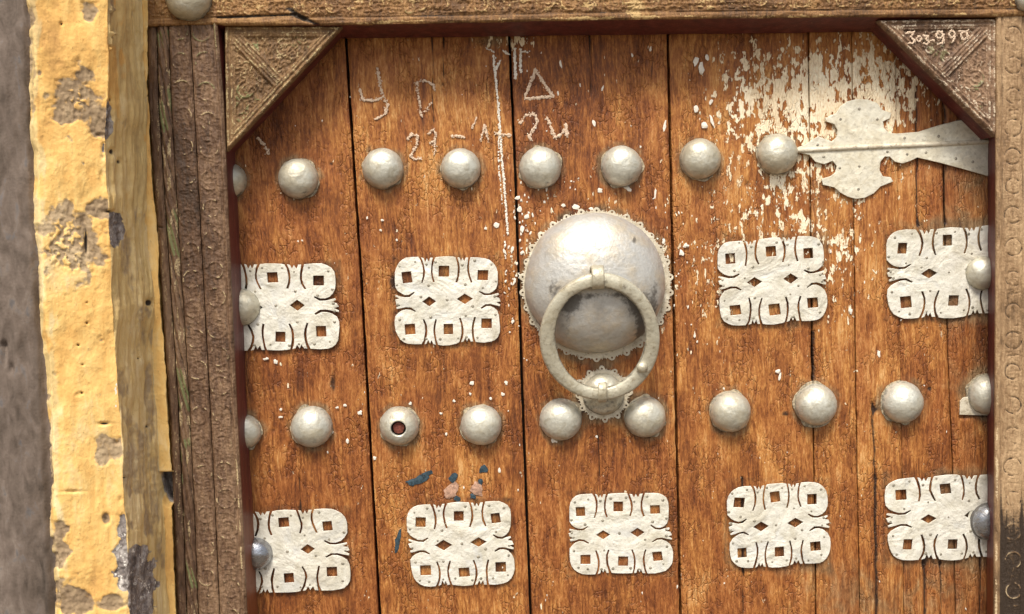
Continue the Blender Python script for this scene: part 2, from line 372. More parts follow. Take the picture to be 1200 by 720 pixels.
def door_attrs(x, y):
    paint = (1.0 * gauss(x, y, 955, 112, 76, 66) + .75 * gauss(x, y, 1050, 95, 66, 70) + .55 * gauss(x, y, 868, 125, 44, 75) + .55 * gauss(x, y, 925, 225, 60, 55)
             + .43 * gauss(x, y, 985, 320, 34, 100) + .39 * gauss(x, y, 830, 340, 40, 80) + .95 * gauss(x, y, 583, 48, 26, 11) + .9 * gauss(x, y, 607, 50, 12, 10)
             + .32 * gauss(x, y, 775, 330, 12, 70) + .30 * gauss(x, y, 612, 270, 9, 80) + .34 * gauss(x, y, 594, 300, 8, 60) + .27 * gauss(x, y, 905, 300, 80, 60)
             + .22 * gauss(x, y, 690, 245, 80, 30) + .20 * gauss(x, y, 1040, 230, 50, 60))
    paint = np.minimum(paint, 1.0) * (.72 + .56 * fbm(x / 60, y / 60, 21, 2))
    grey = .24 * sstep(1045, 1140, x) + .26 * gauss(x, y, 1130, 260, 60, 200) + .24 * gauss(x, y, 1060, 690, 130, 60) + .35 * gauss(x, y, 1000, 700, 90, 40) \
        + .6 * gauss(x, y, 583, 48, 40, 9) + .4 * gauss(x, y, 960, 230, 20, 60) + .20 * gauss(x, y, 905, 400, 90, 22)
    dark = 0.10 * gauss(x, y, 300, 180, 40, 60) + .22 * gauss(x, y, 640, 46, 400, 14)  # left-edge dirt, plus the lintel's shadow painted along the plank tops
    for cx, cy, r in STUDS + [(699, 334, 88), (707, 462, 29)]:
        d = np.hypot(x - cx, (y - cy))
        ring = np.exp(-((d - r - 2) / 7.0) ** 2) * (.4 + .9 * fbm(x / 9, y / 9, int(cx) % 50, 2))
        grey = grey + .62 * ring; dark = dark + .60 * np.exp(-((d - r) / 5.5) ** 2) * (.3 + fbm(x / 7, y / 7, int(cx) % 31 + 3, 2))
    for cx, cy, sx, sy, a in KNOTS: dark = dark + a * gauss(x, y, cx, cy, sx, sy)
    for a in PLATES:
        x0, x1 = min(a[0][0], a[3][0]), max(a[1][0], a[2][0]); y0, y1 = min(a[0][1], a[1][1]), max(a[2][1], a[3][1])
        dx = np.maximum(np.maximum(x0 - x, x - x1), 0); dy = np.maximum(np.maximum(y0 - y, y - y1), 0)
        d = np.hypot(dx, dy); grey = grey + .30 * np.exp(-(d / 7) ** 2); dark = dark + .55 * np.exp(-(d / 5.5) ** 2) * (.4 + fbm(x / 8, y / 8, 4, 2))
    return paint, grey, dark
PLATES = [((461, 303), (583, 301), (586, 401), (463, 405)), ((841, 283), (965, 276), (969, 376), (843, 382)),
          ((477, 592), (598, 586), (602, 684), (482, 688)), ((666, 580), (784, 578), (787, 671), (668, 674)),
          ((851, 571), (969, 563), (971, 660), (853, 667)),
          ((249, 310), (393, 308), (398, 410), (254, 411)), ((260, 602), (406, 595), (411, 690), (264, 697)),
          ((1037, 271), (1186, 262), (1188, 367), (1040, 375)), ((1036, 561), (1186, 554), (1187, 651), (1040, 659))]
PLANK_LBL = ['leftmost plank, partly behind the carved frame', None, None, 'plank carrying the big ring knocker', 'plank speckled with flaking whitewash', None, None, None, None]
def planks():
    for i in range(8):
        y = ROWS
        l = L(y, *SEAM[i]) + GAP[i] / 2 + (fbm(y / 14, y * 0, 30 + i, 3) - .5) * 1.2
        r = L(y, *SEAM[i + 1]) - GAP[i + 1] / 2 + (fbm(y / 14, y * 0, 50 + i, 3) - .5) * 1.2
        w = float(np.mean(r - l)); nc = int(w / 1.6)
        u = np.linspace(0, 1, nc)
        X = l[:, None] + (r - l)[:, None] * u[None]; Yp = np.repeat(y[:, None], nc, 1)
        e = np.minimum(X - l[:, None], r[:, None] - X)
        h = (fbm(X / 26, Yp / 90, 60 + i, 3) - .5) * 1.3 + (fbm(X / 3.2, Yp / 30, 70 + i, 2) - .5) * .55
        h -= 1.2 * np.exp(-(e / 1.2) ** 2) + .5 * np.exp(-(e / 6) ** 2)
        h += (i % 3 - 1) * .8
        pa, gr, dk = door_attrs(X, Yp)
        for (x0, y0), (x1, y1), wd in CRACKS:
            tt = np.clip(((X - x0) * (x1 - x0) + (Yp - y0) * (y1 - y0)) / ((x1 - x0) ** 2 + (y1 - y0) ** 2), 0, 1)
            d = np.hypot(X - x0 - tt * (x1 - x0) + (vn(Yp / 12, Yp * 0, 9) - .5) * 1.6, Yp - y0 - tt * (y1 - y0))
            g = np.exp(-(d / wd) ** 2); h -= 3.2 * g; dk = dk + 1.0 * g
        for cx, cy, sx, sy, a in KNOTS:
            if sx < 6: h -= 2.2 * a * gauss(X, Yp, cx, cy, sx * .7, sy * .7)
        P = at(X, Yp, 0); P[..., 1] -= h * PX
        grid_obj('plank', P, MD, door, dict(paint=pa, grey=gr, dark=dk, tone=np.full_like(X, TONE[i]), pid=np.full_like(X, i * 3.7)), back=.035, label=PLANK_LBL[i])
    # boards nailed across behind, seen only as black in the gaps
    a = at(np.array([[240, 1200], [270, 1195]]), np.array([[-28, -28], [1395, 1395]]), .037)
    V = np.concatenate([a.reshape(-1, 3), a.reshape(-1, 3) + [0, .02, 0]])
    mesh_obj('backing_board', V, [(0, 2, 3, 1), (4, 5, 7, 6), (0, 1, 5, 4), (2, 6, 7, 3), (0, 4, 6, 2), (1, 3, 7, 5)], MDK, door, smooth=False)
planks()

# ---- studs
def dome(cx, cy, r, hgt, Y=0.0, nr=18, na=64, seed=0, hole=0.0, dent=.035, squash=1.0):
    """lathe-like hammered dome; returns V, F, polar radius and angle per vertex"""
    c = at(cx, cy, Y); R = r * PX; H = hgt * R
    th = np.linspace(math.asin(hole) if hole else 0.0, math.pi / 2, nr); ph = np.linspace(0, 2 * math.pi, na, endpoint=False)
    T, Ph = np.meshgrid(th, ph, indexing='ij')
    # superellipse section: fuller shoulder than a sphere
    rr = np.sin(T) ** .94; hh = np.cos(T) ** .92
    k = 1 + (vn(np.cos(Ph) * rr * 2.2 + 9, np.sin(Ph) * rr * 2.2 + 9, seed) - .5) * dent * 2 + (vn(np.cos(Ph) * rr * 5 + 9, np.sin(Ph) * rr * 5 + 9, seed + 5) - .5) * dent * .8
    X = c[0] + R * rr * np.cos(Ph) * k; Z = c[2] + R * rr * np.sin(Ph) * k * squash; Yv = Y - H * hh * k
    P = np.stack([X, Yv, Z], -1)
    V = P.reshape(-1, 3); F = []
    for i in range(nr - 1):
        for j in range(na):
            a, b = i * na + j, i * na + (j + 1) % na
            F.append((a, b, b + na, a + na))
    n0 = len(V)
    # turned-in foot that sits on the wood
    foot = P[-1].copy(); foot[:, 1] = Y + .006
    V = np.concatenate([V, foot]); F += [((nr - 1) * na + j, (nr - 1) * na + (j + 1) % na, n0 + (j + 1) % na, n0 + j) for j in range(na)]
    rad = np.concatenate([rr.ravel(), np.ones(na)]); ang = np.concatenate([Ph.ravel(), ph])
    if hole:
        ins = P[0].copy(); ins[:, 1] += .012; m = len(V)
        V = np.concatenate([V, ins]); F += [(j, m + j, m + (j + 1) % na, (j + 1) % na) for j in range(na)]
        rad = np.concatenate([rad, np.zeros(na)]); ang = np.concatenate([ang, ph])
    return V, F, rad, ang, c

def sheet(name, outline, holes, mat, parent, Y, thick, bev=.0005, kind=None, label=None, open_=0.0):
    """flat metal cut to an outline (photo pixels on plane Y), with real holes, thickness and a small bevel"""
    cu = bpy.data.curves.new(name, 'CURVE'); cu.dimensions = '2D'; cu.fill_mode = 'BOTH'
    cu.extrude = thick / 2 - bev; cu.bevel_depth = bev; cu.bevel_resolution = 1; cu.offset = -bev - open_
    for poly in [outline] + list(holes):
        p = at([q[0] for q in poly], [q[1] for q in poly], Y)
        sp = cu.splines.new('POLY'); sp.points.add(len(p) - 1); sp.use_cyclic_u = True
        for k, q in zip(sp.points, p): k.co = (q[0], q[2], 0, 1)
    ob = bpy.data.objects.new('tmp', cu); me = bpy.data.meshes.new_from_object(ob)
    v = np.empty(len(me.vertices) * 3, np.float32); me.vertices.foreach_get('co', v); v = v.reshape(-1, 3)
    V = np.stack([v[:, 0], Y - thick / 2 - v[:, 2], v[:, 1]], 1)
    F = [tuple(p.vertices) for p in me.polygons]
    bpy.data.objects.remove(ob); bpy.data.curves.remove(cu); bpy.data.meshes.remove(me)
    return mesh_obj(name, V, F, mat, parent, smooth=False, kind=kind, label=label)

STUD_LBL = {12: 'silver stud with a dark drilled hole', 20: 'bare blue-grey steel stud', 21: 'dark tarnished steel stud', 1: None}
def studs():
    for i, (cx, cy, r) in enumerate(STUDS):
        mat = MSB if i in (20, 21) else MSV
        hole = .36 if i == 12 else 0
        V, F, rad, ang, c = dome(cx, cy, r * 1.03, .86 + .1 * random.random(), 0, 18, 64, seed=i * 7, hole=hole, dent=.014)
        g = .45 * (rad > .96) + .35 * np.exp(-((np.cos(ang) * rad * 1 - .3) ** 2 + (np.sin(ang) * rad + .75) ** 2) * 6) + .16 * np.random.default_rng(i).random(len(rad))  # grimy rim and specks; lower right darkened as painted shade
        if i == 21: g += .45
        o = mesh_obj('stud', V, F, mat, door, dict(grime_shade=g), label=STUD_LBL.get(i))
        # ragged washer: remains of old paint and tin round the foot
        n = 46; sd = i * 5 + 2
        pts = []
        for k in range(n):
            a = 2 * math.pi * k / n; v = float(vn(math.cos(a) * 2.2 + 20, math.sin(a) * 2.2 + 20, sd)); v2 = float(vn(math.cos(a) * 8 + 20, math.sin(a) * 8 + 20, sd))
            rr = r * (1.0 + max(0, v - .50) * .34 + (v2 - .5) * .05)
            pts.append((cx + rr * math.cos(a), cy + rr * math.sin(a)))
        hol = [[(cx + r * .9 * math.cos(-a), cy + r * .9 * math.sin(-a)) for a in np.linspace(0, 2 * math.pi, 24, endpoint=False)]]
        sheet('washer', pts, hol, MW if i not in (8, 9, 20, 21) else MP, o, -.0022 if i in (8, 9, 20, 21) else -.0008, .0016, .0003)
        if i == 12:
            p = c + np.array([0, -r * PX * .62, 0]); k = np.linspace(0, 2 * math.pi, 14, endpoint=False)
            V = [(p[0], p[1] - .004, p[2])] + [(p[0] + .0095 * math.cos(a) * (1 + .1 * math.sin(5 * a)), p[1], p[2] + .0095 * math.sin(a)) for a in k]
            mesh_obj('broken_rivet', V, [(0, 1 + j, 1 + (j + 1) % 14) for j in range(14)], MRU, o)
            p2 = [(x, p[1] + .004, z) for x, _, z in [(c[0] + .0135 * math.cos(a), 0, c[2] + .0135 * math.sin(a)) for a in k]]
            mesh_obj('hole_floor', p2, [tuple(range(14))], MHL, o, smooth=False)
studs()

# ---- pierced plates
TOPHALF = [(.0, .33), (-.004, .25), (0, .16), (.012, .105), (.035, .06), (.07, .025), (.11, .006), (.17, -.002), (.235, 0),
           (.255, .04), (.268, .09), (.273, .14), (.268, .20), (.252, .262), (.264, .266), (.283, .20), (.289, .14), (.284, .09), (.272, .04), (.258, .002),
           (.285, .012), (.299, .050), (.313, .012), (.331, .046), (.345, .006), (.372, .006),
           (.363, .05), (.355, .10), (.352, .15), (.358, .20), (.376, .264), (.388, .260), (.373, .20), (.367, .15), (.370, .10), (.378, .05), (.393, .002),
           (.43, -.006), (.50, -.012), (.57, -.006), (.596, .002),
           (.610, .05), (.618, .10), (.620, .15), (.614, .20), (.598, .258), (.610, .262), (.629, .20), (.635, .15), (.633, .10), (.625, .05), (.611, .003),
           (.637, .010), (.652, .046), (.668, .008), (.686, .046), (.701, .008), (.729, .006),
           (.721, .05), (.713, .10), (.711, .15), (.717, .20), (.736, .264), (.748, .260), (.732, .20), (.726, .15), (.728, .10), (.735, .05), (.749, .001),
           (.83, -.002), (.89, .004), (.93, .022), (.965, .058), (.99, .11), (1.0, .17), (1.0, .25), (.995, .31), (.975, .365), (.94, .405), (.90, .425), (.86, .424), (.812, .395),
           (.806, .405), (.85, .444), (.90, .447), (.945, .432), (.99, .418), (.995, .44), (.958, .468), (.998, .478)]
LEFTTAIL = [(.002, .478), (.042, .462), (.004, .44), (.01, .418), (.055, .432), (.10, .447), (.15, .444), (.194, .405), (.188, .395), (.14, .424), (.10, .425), (.06, .405), (.025, .375)]
def unit_outline():
    top = LEFTTAIL + [(u, v * 1.13 if .2 < u < .78 and .02 < v < .27 else v) for u, v in TOPHALF]
    bot = [(u + .012, 1 - v) for u, v in top[::-1]]
    return top + [(1.0, .5)] * 0 + bot
def plates():
    for n, q in enumerate(PLATES):
        rg = np.random.default_rng(n + 3); q = np.array(q, float)
        def m(u, v): return tuple((1 - u) * (1 - v) * q[0] + u * (1 - v) * q[1] + u * v * q[2] + (1 - u) * v * q[3])
        # low frequency wander so no two plates share an outline
        sc = 0.012
        def wob(u, v): return (u + (float(vn(u * 4 + 3, v * 4 + 3, n * 3)) - .5) * sc * 2.4 + rg.normal(0, .0012), v + (float(vn(u * 4 + 3, v * 4 + 3, n * 3 + 1)) - .5) * sc * 2.8 + rg.normal(0, .0016))
        out = [m(*wob(u, v)) for u, v in unit_outline()]
        holes = []
        for (u, v) in ((.125, .205), (.485, .155), (.855, .205), (.145, .81), (.52, .835), (.87, .79)):
            hu, hv = .047 + rg.normal(0, .003), .058 + rg.normal(0, .003); u += rg.normal(0, .008); v += rg.normal(0, .008)
            if n >= 5: hu *= .82
            a = rg.normal(0, .05)
            holes.append([m(u + dx * hu - dy * a * hv, v + dy * hv + dx * a * hu) for dx, dy in ((-1, -1), (-1, 1), (1, 1), (1, -1))])
        for (u, v) in ((.335, .505), (.675, .485)):
            hu, hv = .072 + rg.normal(0, .005), .06 + rg.normal(0, .004)
            if n >= 5: hu *= .82
            holes.append([m(u + dx * hu, v + dy * hv) for dx, dy in ((-1, 0), (0, 1), (1, 0), (0, -1))])
        o = sheet('pierced_plate', out, holes, MP, door, -.0026, .0022, .0006, open_=.00022)
        # small nail heads holding the plate: too small to pick apart, one mesh
        NV, NF = [], []
        spots = [(.06, .09), (.20, .05), (.02, .30), (.15, .37), (.31, .08), (.41, .05), (.56, .05), (.66, .09), (.78, .05), (.94, .09), (.97, .30), (.85, .37), (.05, .70), (.19, .94),
                 (.08, .92), (.31, .93), (.43, .94), (.60, .94), (.68, .93), (.79, .94), (.93, .90), (.97, .68), (.04, .46), (.04, .53), (.96, .46), (.96, .54), (.33, .32), (.67, .32), (.34, .70), (.67, .68), (.5, .5), (.27, .44), (.74, .58)]
        for (u, v) in spots:
            if rg.random() < .14: continue
            p = m(u + rg.normal(0, .008), v + rg.normal(0, .008)); c = at(p[0], p[1], -.0048); r = (1.5 + rg.random() * .8) * PX; b = len(NV)
            NV.append((c[0], c[1] - r * .55, c[2]))
            for k in range(8): NV.append((c[0] + r * math.cos(k * math.pi / 4), c[1] + .0002, c[2] + r * math.sin(k * math.pi / 4)))
            NF += [(b, b + 1 + k, b + 1 + (k + 1) % 8) for k in range(8)]
        mesh_obj('nail_heads', NV, NF, MN, o, kind='stuff')
plates()

# ---- knocker
def scallop(cx, cy, r0, amp, n, seed, ph0=0.0):
    pts, hol = [], []
    for i in range(n):
        a0 = 2 * math.pi * i / n + ph0; da = 2 * math.pi / n
        rg = random.Random(seed + i); k = .75 + .5 * rg.random()
        for t, hgt in ((.0, .25), (.06, .05), (.13, .6), (.20, .1), (.27, .45), (.36, .92), (.45, 1.12), (.55, 1.12), (.64, .92), (.73, .45), (.80, .1), (.87, .6), (.94, .05)):
            r = r0 + amp * hgt * k; a = a0 + da * t; pts.append((cx + r * math.cos(a), cy + r * math.sin(a)))
        a = a0 + da * .5; hx, hy = cx + (r0 + amp * .35) * math.cos(a), cy + (r0 + amp * .35) * math.sin(a)
        hol.append([(hx + 1.25 * math.cos(-q * math.pi / 3), hy + 1.25 * math.sin(-q * math.pi / 3)) for q in range(6)])
    return pts, hol
def strap(name, path, wid, thick, mat, parent, side=(1, 0, 0)):
    """flat strap swept along world points; wid across 'side'"""
    path = [np.array(p, float) for p in path]; sd = np.array(side, float); V, F = [], []
    for i, p in enumerate(path):
        t = path[min(i + 1, len(path) - 1)] - path[max(i - 1, 0)]; t /= np.linalg.norm(t); nrm = np.cross(t, sd); nrm /= np.linalg.norm(nrm)
        for a, b in ((-.5, -.35), (-.38, -.5), (.38, -.5), (.5, -.35), (.5, .35), (.38, .5), (-.38, .5), (-.5, .35)):
            V.append(p + sd * a * wid + nrm * b * thick)
    n = 8
    for i in range(len(path) - 1):
        for k in range(n): F.append((i * n + k, i * n + (k + 1) % n, (i + 1) * n + (k + 1) % n, (i + 1) * n + k))
    F += [tuple(range(n - 1, -1, -1)), tuple(range((len(path) - 1) * n, len(path) * n))]
    return mesh_obj(name, V, F, mat, parent, dict(grime_shade=[.2] * len(V)))
def knocker():
    V, F, rad, ang, c = dome(697, 332, 83, .62, -.002, 40, 110, seed=3, dent=.012)
    px, py = 697 + rad * np.cos(ang) * 83, 332 - rad * np.sin(ang) * 83
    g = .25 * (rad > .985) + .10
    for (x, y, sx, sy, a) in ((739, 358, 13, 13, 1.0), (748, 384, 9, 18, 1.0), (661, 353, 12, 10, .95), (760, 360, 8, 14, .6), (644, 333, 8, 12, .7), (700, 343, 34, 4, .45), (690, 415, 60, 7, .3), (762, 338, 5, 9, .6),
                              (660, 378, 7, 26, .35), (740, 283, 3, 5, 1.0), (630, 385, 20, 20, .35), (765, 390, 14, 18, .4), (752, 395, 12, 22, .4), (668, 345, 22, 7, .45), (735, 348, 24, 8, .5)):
        g = g + a * gauss(px, py, x, y, sx, sy)  # dark arcs: grime together with the ring's shadow painted into the dome
    k = mesh_obj('knocker', V, F, MSK, door, dict(grime_shade=g), label='big hammered dome with scalloped collar and iron ring')
    o, h = scallop(699, 334, 85.5, 4.4, 30, 5)
    inner = [(697 + 79 * math.cos(-a), 332 + 79 * math.sin(-a)) for a in np.linspace(0, 2 * math.pi, 60, endpoint=False)]
    sheet('collar', o, h + [inner], MC, k, -.0012, .002, .0004)
    # small dome the ring strikes
    V, F, rad, ang, c2 = dome(707, 462, 25, .70, -.002, 16, 40, seed=11, dent=.02)
    st = mesh_obj('striker', V, F, MSV, door, dict(grime_shade=.22 + .3 * (rad > .95) + .25 * (np.sin(ang) * rad < -.2)), label='small dome that the ring strikes')  # grimy rim; lower half darkened as painted shade
    o, h = scallop(707, 462, 28, 5, 12, 9, .2); inner = [(707 + 22 * math.cos(-a), 462 + 22 * math.sin(-a)) for a in np.linspace(0, 2 * math.pi, 30, endpoint=False)]
    sheet('collar', o, h + [inner], MC, st, -.0012, .002, .0004)
    # ring hangs from the staple on the dome, foot on the striker
    N, MSEC = 96, 12; yt, yb = -.088, -.040
    V, gr = [], []
    for i in range(N):
        a = 2 * math.pi * i / N                       # a = 0 at the top
        ca, sa = math.cos(a), math.sin(a)
        cxp, cyp = 703 + 61.5 * sa, 395 - 66.5 * ca
        t = (1 - ca) / 2; Yc = yt * (1 - t) + yb * t
        c = at(cxp, cyp, Yc); cc = at(703, 395, Yc); d = c - cc; d[1] = 0; d /= np.linalg.norm(d)
        hw = (7.6 + .7 * math.sin(3 * a + 1) + .5 * float(vn(i / 6, 3, 4)) + .8 * sa * sa) * PX; hd = 5.6 * PX
        for j in range(MSEC):
            b = 2 * math.pi * j / MSEC; cb, sb = math.cos(b), math.sin(b)
            e = .62; x = math.copysign(abs(cb) ** e, cb); yy = math.copysign(abs(sb) ** e, sb)
            V.append(c + d * hw * x + np.array([0, -1, 0]) * hd * yy)
            gr.append(.12 + .55 * (x < -.8) + .25 * (yy < -.5) + .4 * (float(vn(i / 3, j / 2, 8)) > .8))
    F = [(i * MSEC + j, i * MSEC + (j + 1) % MSEC, ((i + 1) % N) * MSEC + (j + 1) % MSEC, ((i + 1) % N) * MSEC + j) for i in range(N) for j in range(MSEC)]
    # forging knob on the lower right of the ring
    pk = at(752.5, 430.5, -.060); b0 = len(V)
    for i in range(5):
        th = i / 4 * math.pi / 2; 
        for j in range(12):
            a = 2 * math.pi * j / 12; V.append(pk + np.array([math.cos(a) * math.cos(th) * 6.5 * PX, -math.sin(th) * 4.5 * PX, math.sin(a) * math.cos(th) * 6.5 * PX])); gr.append(.35 if i < 2 else .0)
    F += [(b0 + i * 12 + j, b0 + i * 12 + (j + 1) % 12, b0 + (i + 1) * 12 + (j + 1) % 12, b0 + (i + 1) * 12 + j) for i in range(4) for j in range(12)]
    mesh_obj('ring', V, F, MR, k, dict(grime_shade=gr))
    p = lambda x, y, Y: at(x, y, Y)
    strap('staple', [p(698, 318, -.070), p(699, 314, -.084), p(700, 313, -.094), p(700.5, 318, -.101), p(701, 325, -.104), p(701, 333, -.103), p(701, 337, -.096), p(701, 336, -.085)], 14 * PX, 4 * PX, MR, k)
    strap('striker_staple', [p(706, 455, -.026), p(706, 450, -.042), p(706, 450.5, -.052), p(706, 457, -.055), p(706, 466, -.054), p(706, 470, -.048), p(706, 470, -.036)], 10 * PX, 3.4 * PX, MR, k)
knocker()

# ---- strap hinge at top right
def hinge():
    low = [(934, 179), (948, 182), (955, 190), (965, 193), (975, 189), (980, 195), (978, 203), (972, 207), (962, 210), (964, 217), (977, 220), (984, 226), (993, 231), (1003, 233.5), (1013, 232), (1023, 227), (1031, 219), (1046, 213), (1043, 208),
           (1034, 207), (1030, 200), (1031, 190), (1036, 184), (1042, 184), (1048, 190), (1057, 192), (1066, 189), (1074, 185), (1100, 191), (1130, 199), (1175, 212)]
    up = [(1178, 128), (1158, 138), (1120, 142), (1100, 147), (1075, 155), (1062, 156), (1050, 157), (1041, 156), (1035, 150), (1034, 143), (1042, 139), (1044, 133), (1033, 129), (1027, 121), (1016, 117), (1004, 116.5), (993, 119), (984, 125), (979, 133),
          (966, 139), (968, 143), (977, 146), (981, 153), (980, 161), (974, 166), (966, 163), (958, 160), (950, 165), (943, 170), (934, 173)]
    hol = [[(972 + 5 * math.cos(-a), 157 + 5.5 * math.sin(-a)) for a in np.linspace(0, 6.283, 12, endpoint=False)] * 1]
    o = sheet('strap_hinge', low + up, [], MH, door, -.0026, .003, .0007, label='long ornate strap hinge with scrolled leaf ends')
    # raised rib along its middle
    V, F = [], []; n = 40
    for i in range(n):
        x = 934 + (1176 - 934) * i / (n - 1); y = 176.5 - (x - 934) * .047 + (float(vn(i / 5, 2, 6)) - .5) * 1.0
        for j in range(7):
            a = math.pi * j / 6; q = at(x, y - 3.0 * math.cos(a), -.0053); q[1] -= math.sin(a) * 2.6 * PX; V.append(q)
    F = [(i * 7 + j, (i + 1) * 7 + j, (i + 1) * 7 + j + 1, i * 7 + j + 1) for i in range(n - 1) for j in range(6)]
    mesh_obj('rib', V, F, MC, o, dict(grime_shade=[.3] * len(V)))
    NV, NF = [], []
    for x, y in ((965, 184), (984, 197), (1007, 195), (1006, 222), (1040, 178), (1063, 181), (1085, 179), (1120, 186), (1007, 128), (985, 140), (1028, 140), (1060, 162), (1100, 160), (1140, 150), (1140, 190), (958, 170)):
        c = at(x, y, -.0056); r = 2.2 * PX; b = len(NV); NV.append((c[0], c[1] - r * .5, c[2]))
        for k in range(8): NV.append((c[0] + r * math.cos(k * math.pi / 4), c[1] + .0003, c[2] + r * math.sin(k * math.pi / 4)))
        NF += [(b, b + 1 + k, b + 1 + (k + 1) % 8) for k in range(8)]
    mesh_obj('nail_heads', NV, NF, MN, o, kind='stuff')
    sheet('plate_fragment', [(1124, 486), (1124.5, 470), (1128, 466), (1134, 465), (1142, 474), (1150, 482), (1162, 487)], [], MC, door, -.001, .0024, .0005, label='torn corner of a lost plate under a stud')
hinge()

# ---- chalk, splashes and paint remnants lying on the planks
def blobs(name, items, mat, parent, label=None, Y=-.0014, flat=.35, kind='stuff'):
    """items: (x, y, rx, ry, angle) in photo pixels, each a low irregular cushion"""
    V, F = [], []
    for x, y, rx, ry, an in items:
        n = 9; b = len(V); Yq = (Y if np.isscalar(Y) else Y) - random.random() * .0004
        c = at(x, y, Yq); c[1] -= min(rx, ry) * PX * flat; V.append(c)
        for ring, (sc, dy) in enumerate(((.72, .75), (1.0, -.4))):
            for k in range(n):
                a = 2 * math.pi * k / n; j = 1 + random.uniform(-.38, .38)
                ex, ey = rx * sc * j * math.cos(a), ry * sc * j * math.sin(a)
                q = at(x + ex * math.cos(an) - ey * math.sin(an), y + ex * math.sin(an) + ey * math.cos(an), Yq)
                q[1] -= min(rx, ry) * PX * flat * dy; V.append(q)
        for k in range(n):
            k2 = (k + 1) % n
            F.append((b, b + 1 + k2, b + 1 + k)); F.append((b + 1 + k, b + 1 + k2, b + 1 + n + k2, b + 1 + n + k))
    return mesh_obj(name, V, F, mat, parent, kind=kind, label=label)
def stroke(pts, w=1.3, skip=.22, step=1.15):
    out = []
    for (x0, y0), (x1, y1) in zip(pts[:-1], pts[1:]):
        d = math.hypot(x1 - x0, y1 - y0); n = max(1, int(d / step)); an = math.atan2(y1 - y0, x1 - x0)
        for i in range(n):
            if random.random() < skip: continue
            t = i / n; out.append((x0 + (x1 - x0) * t + random.gauss(0, .4), y0 + (y1 - y0) * t + random.gauss(0, .4), w * random.uniform(.6, 1.5), w * random.uniform(.4, 1.0), an + random.gauss(0, .3)))
    return out
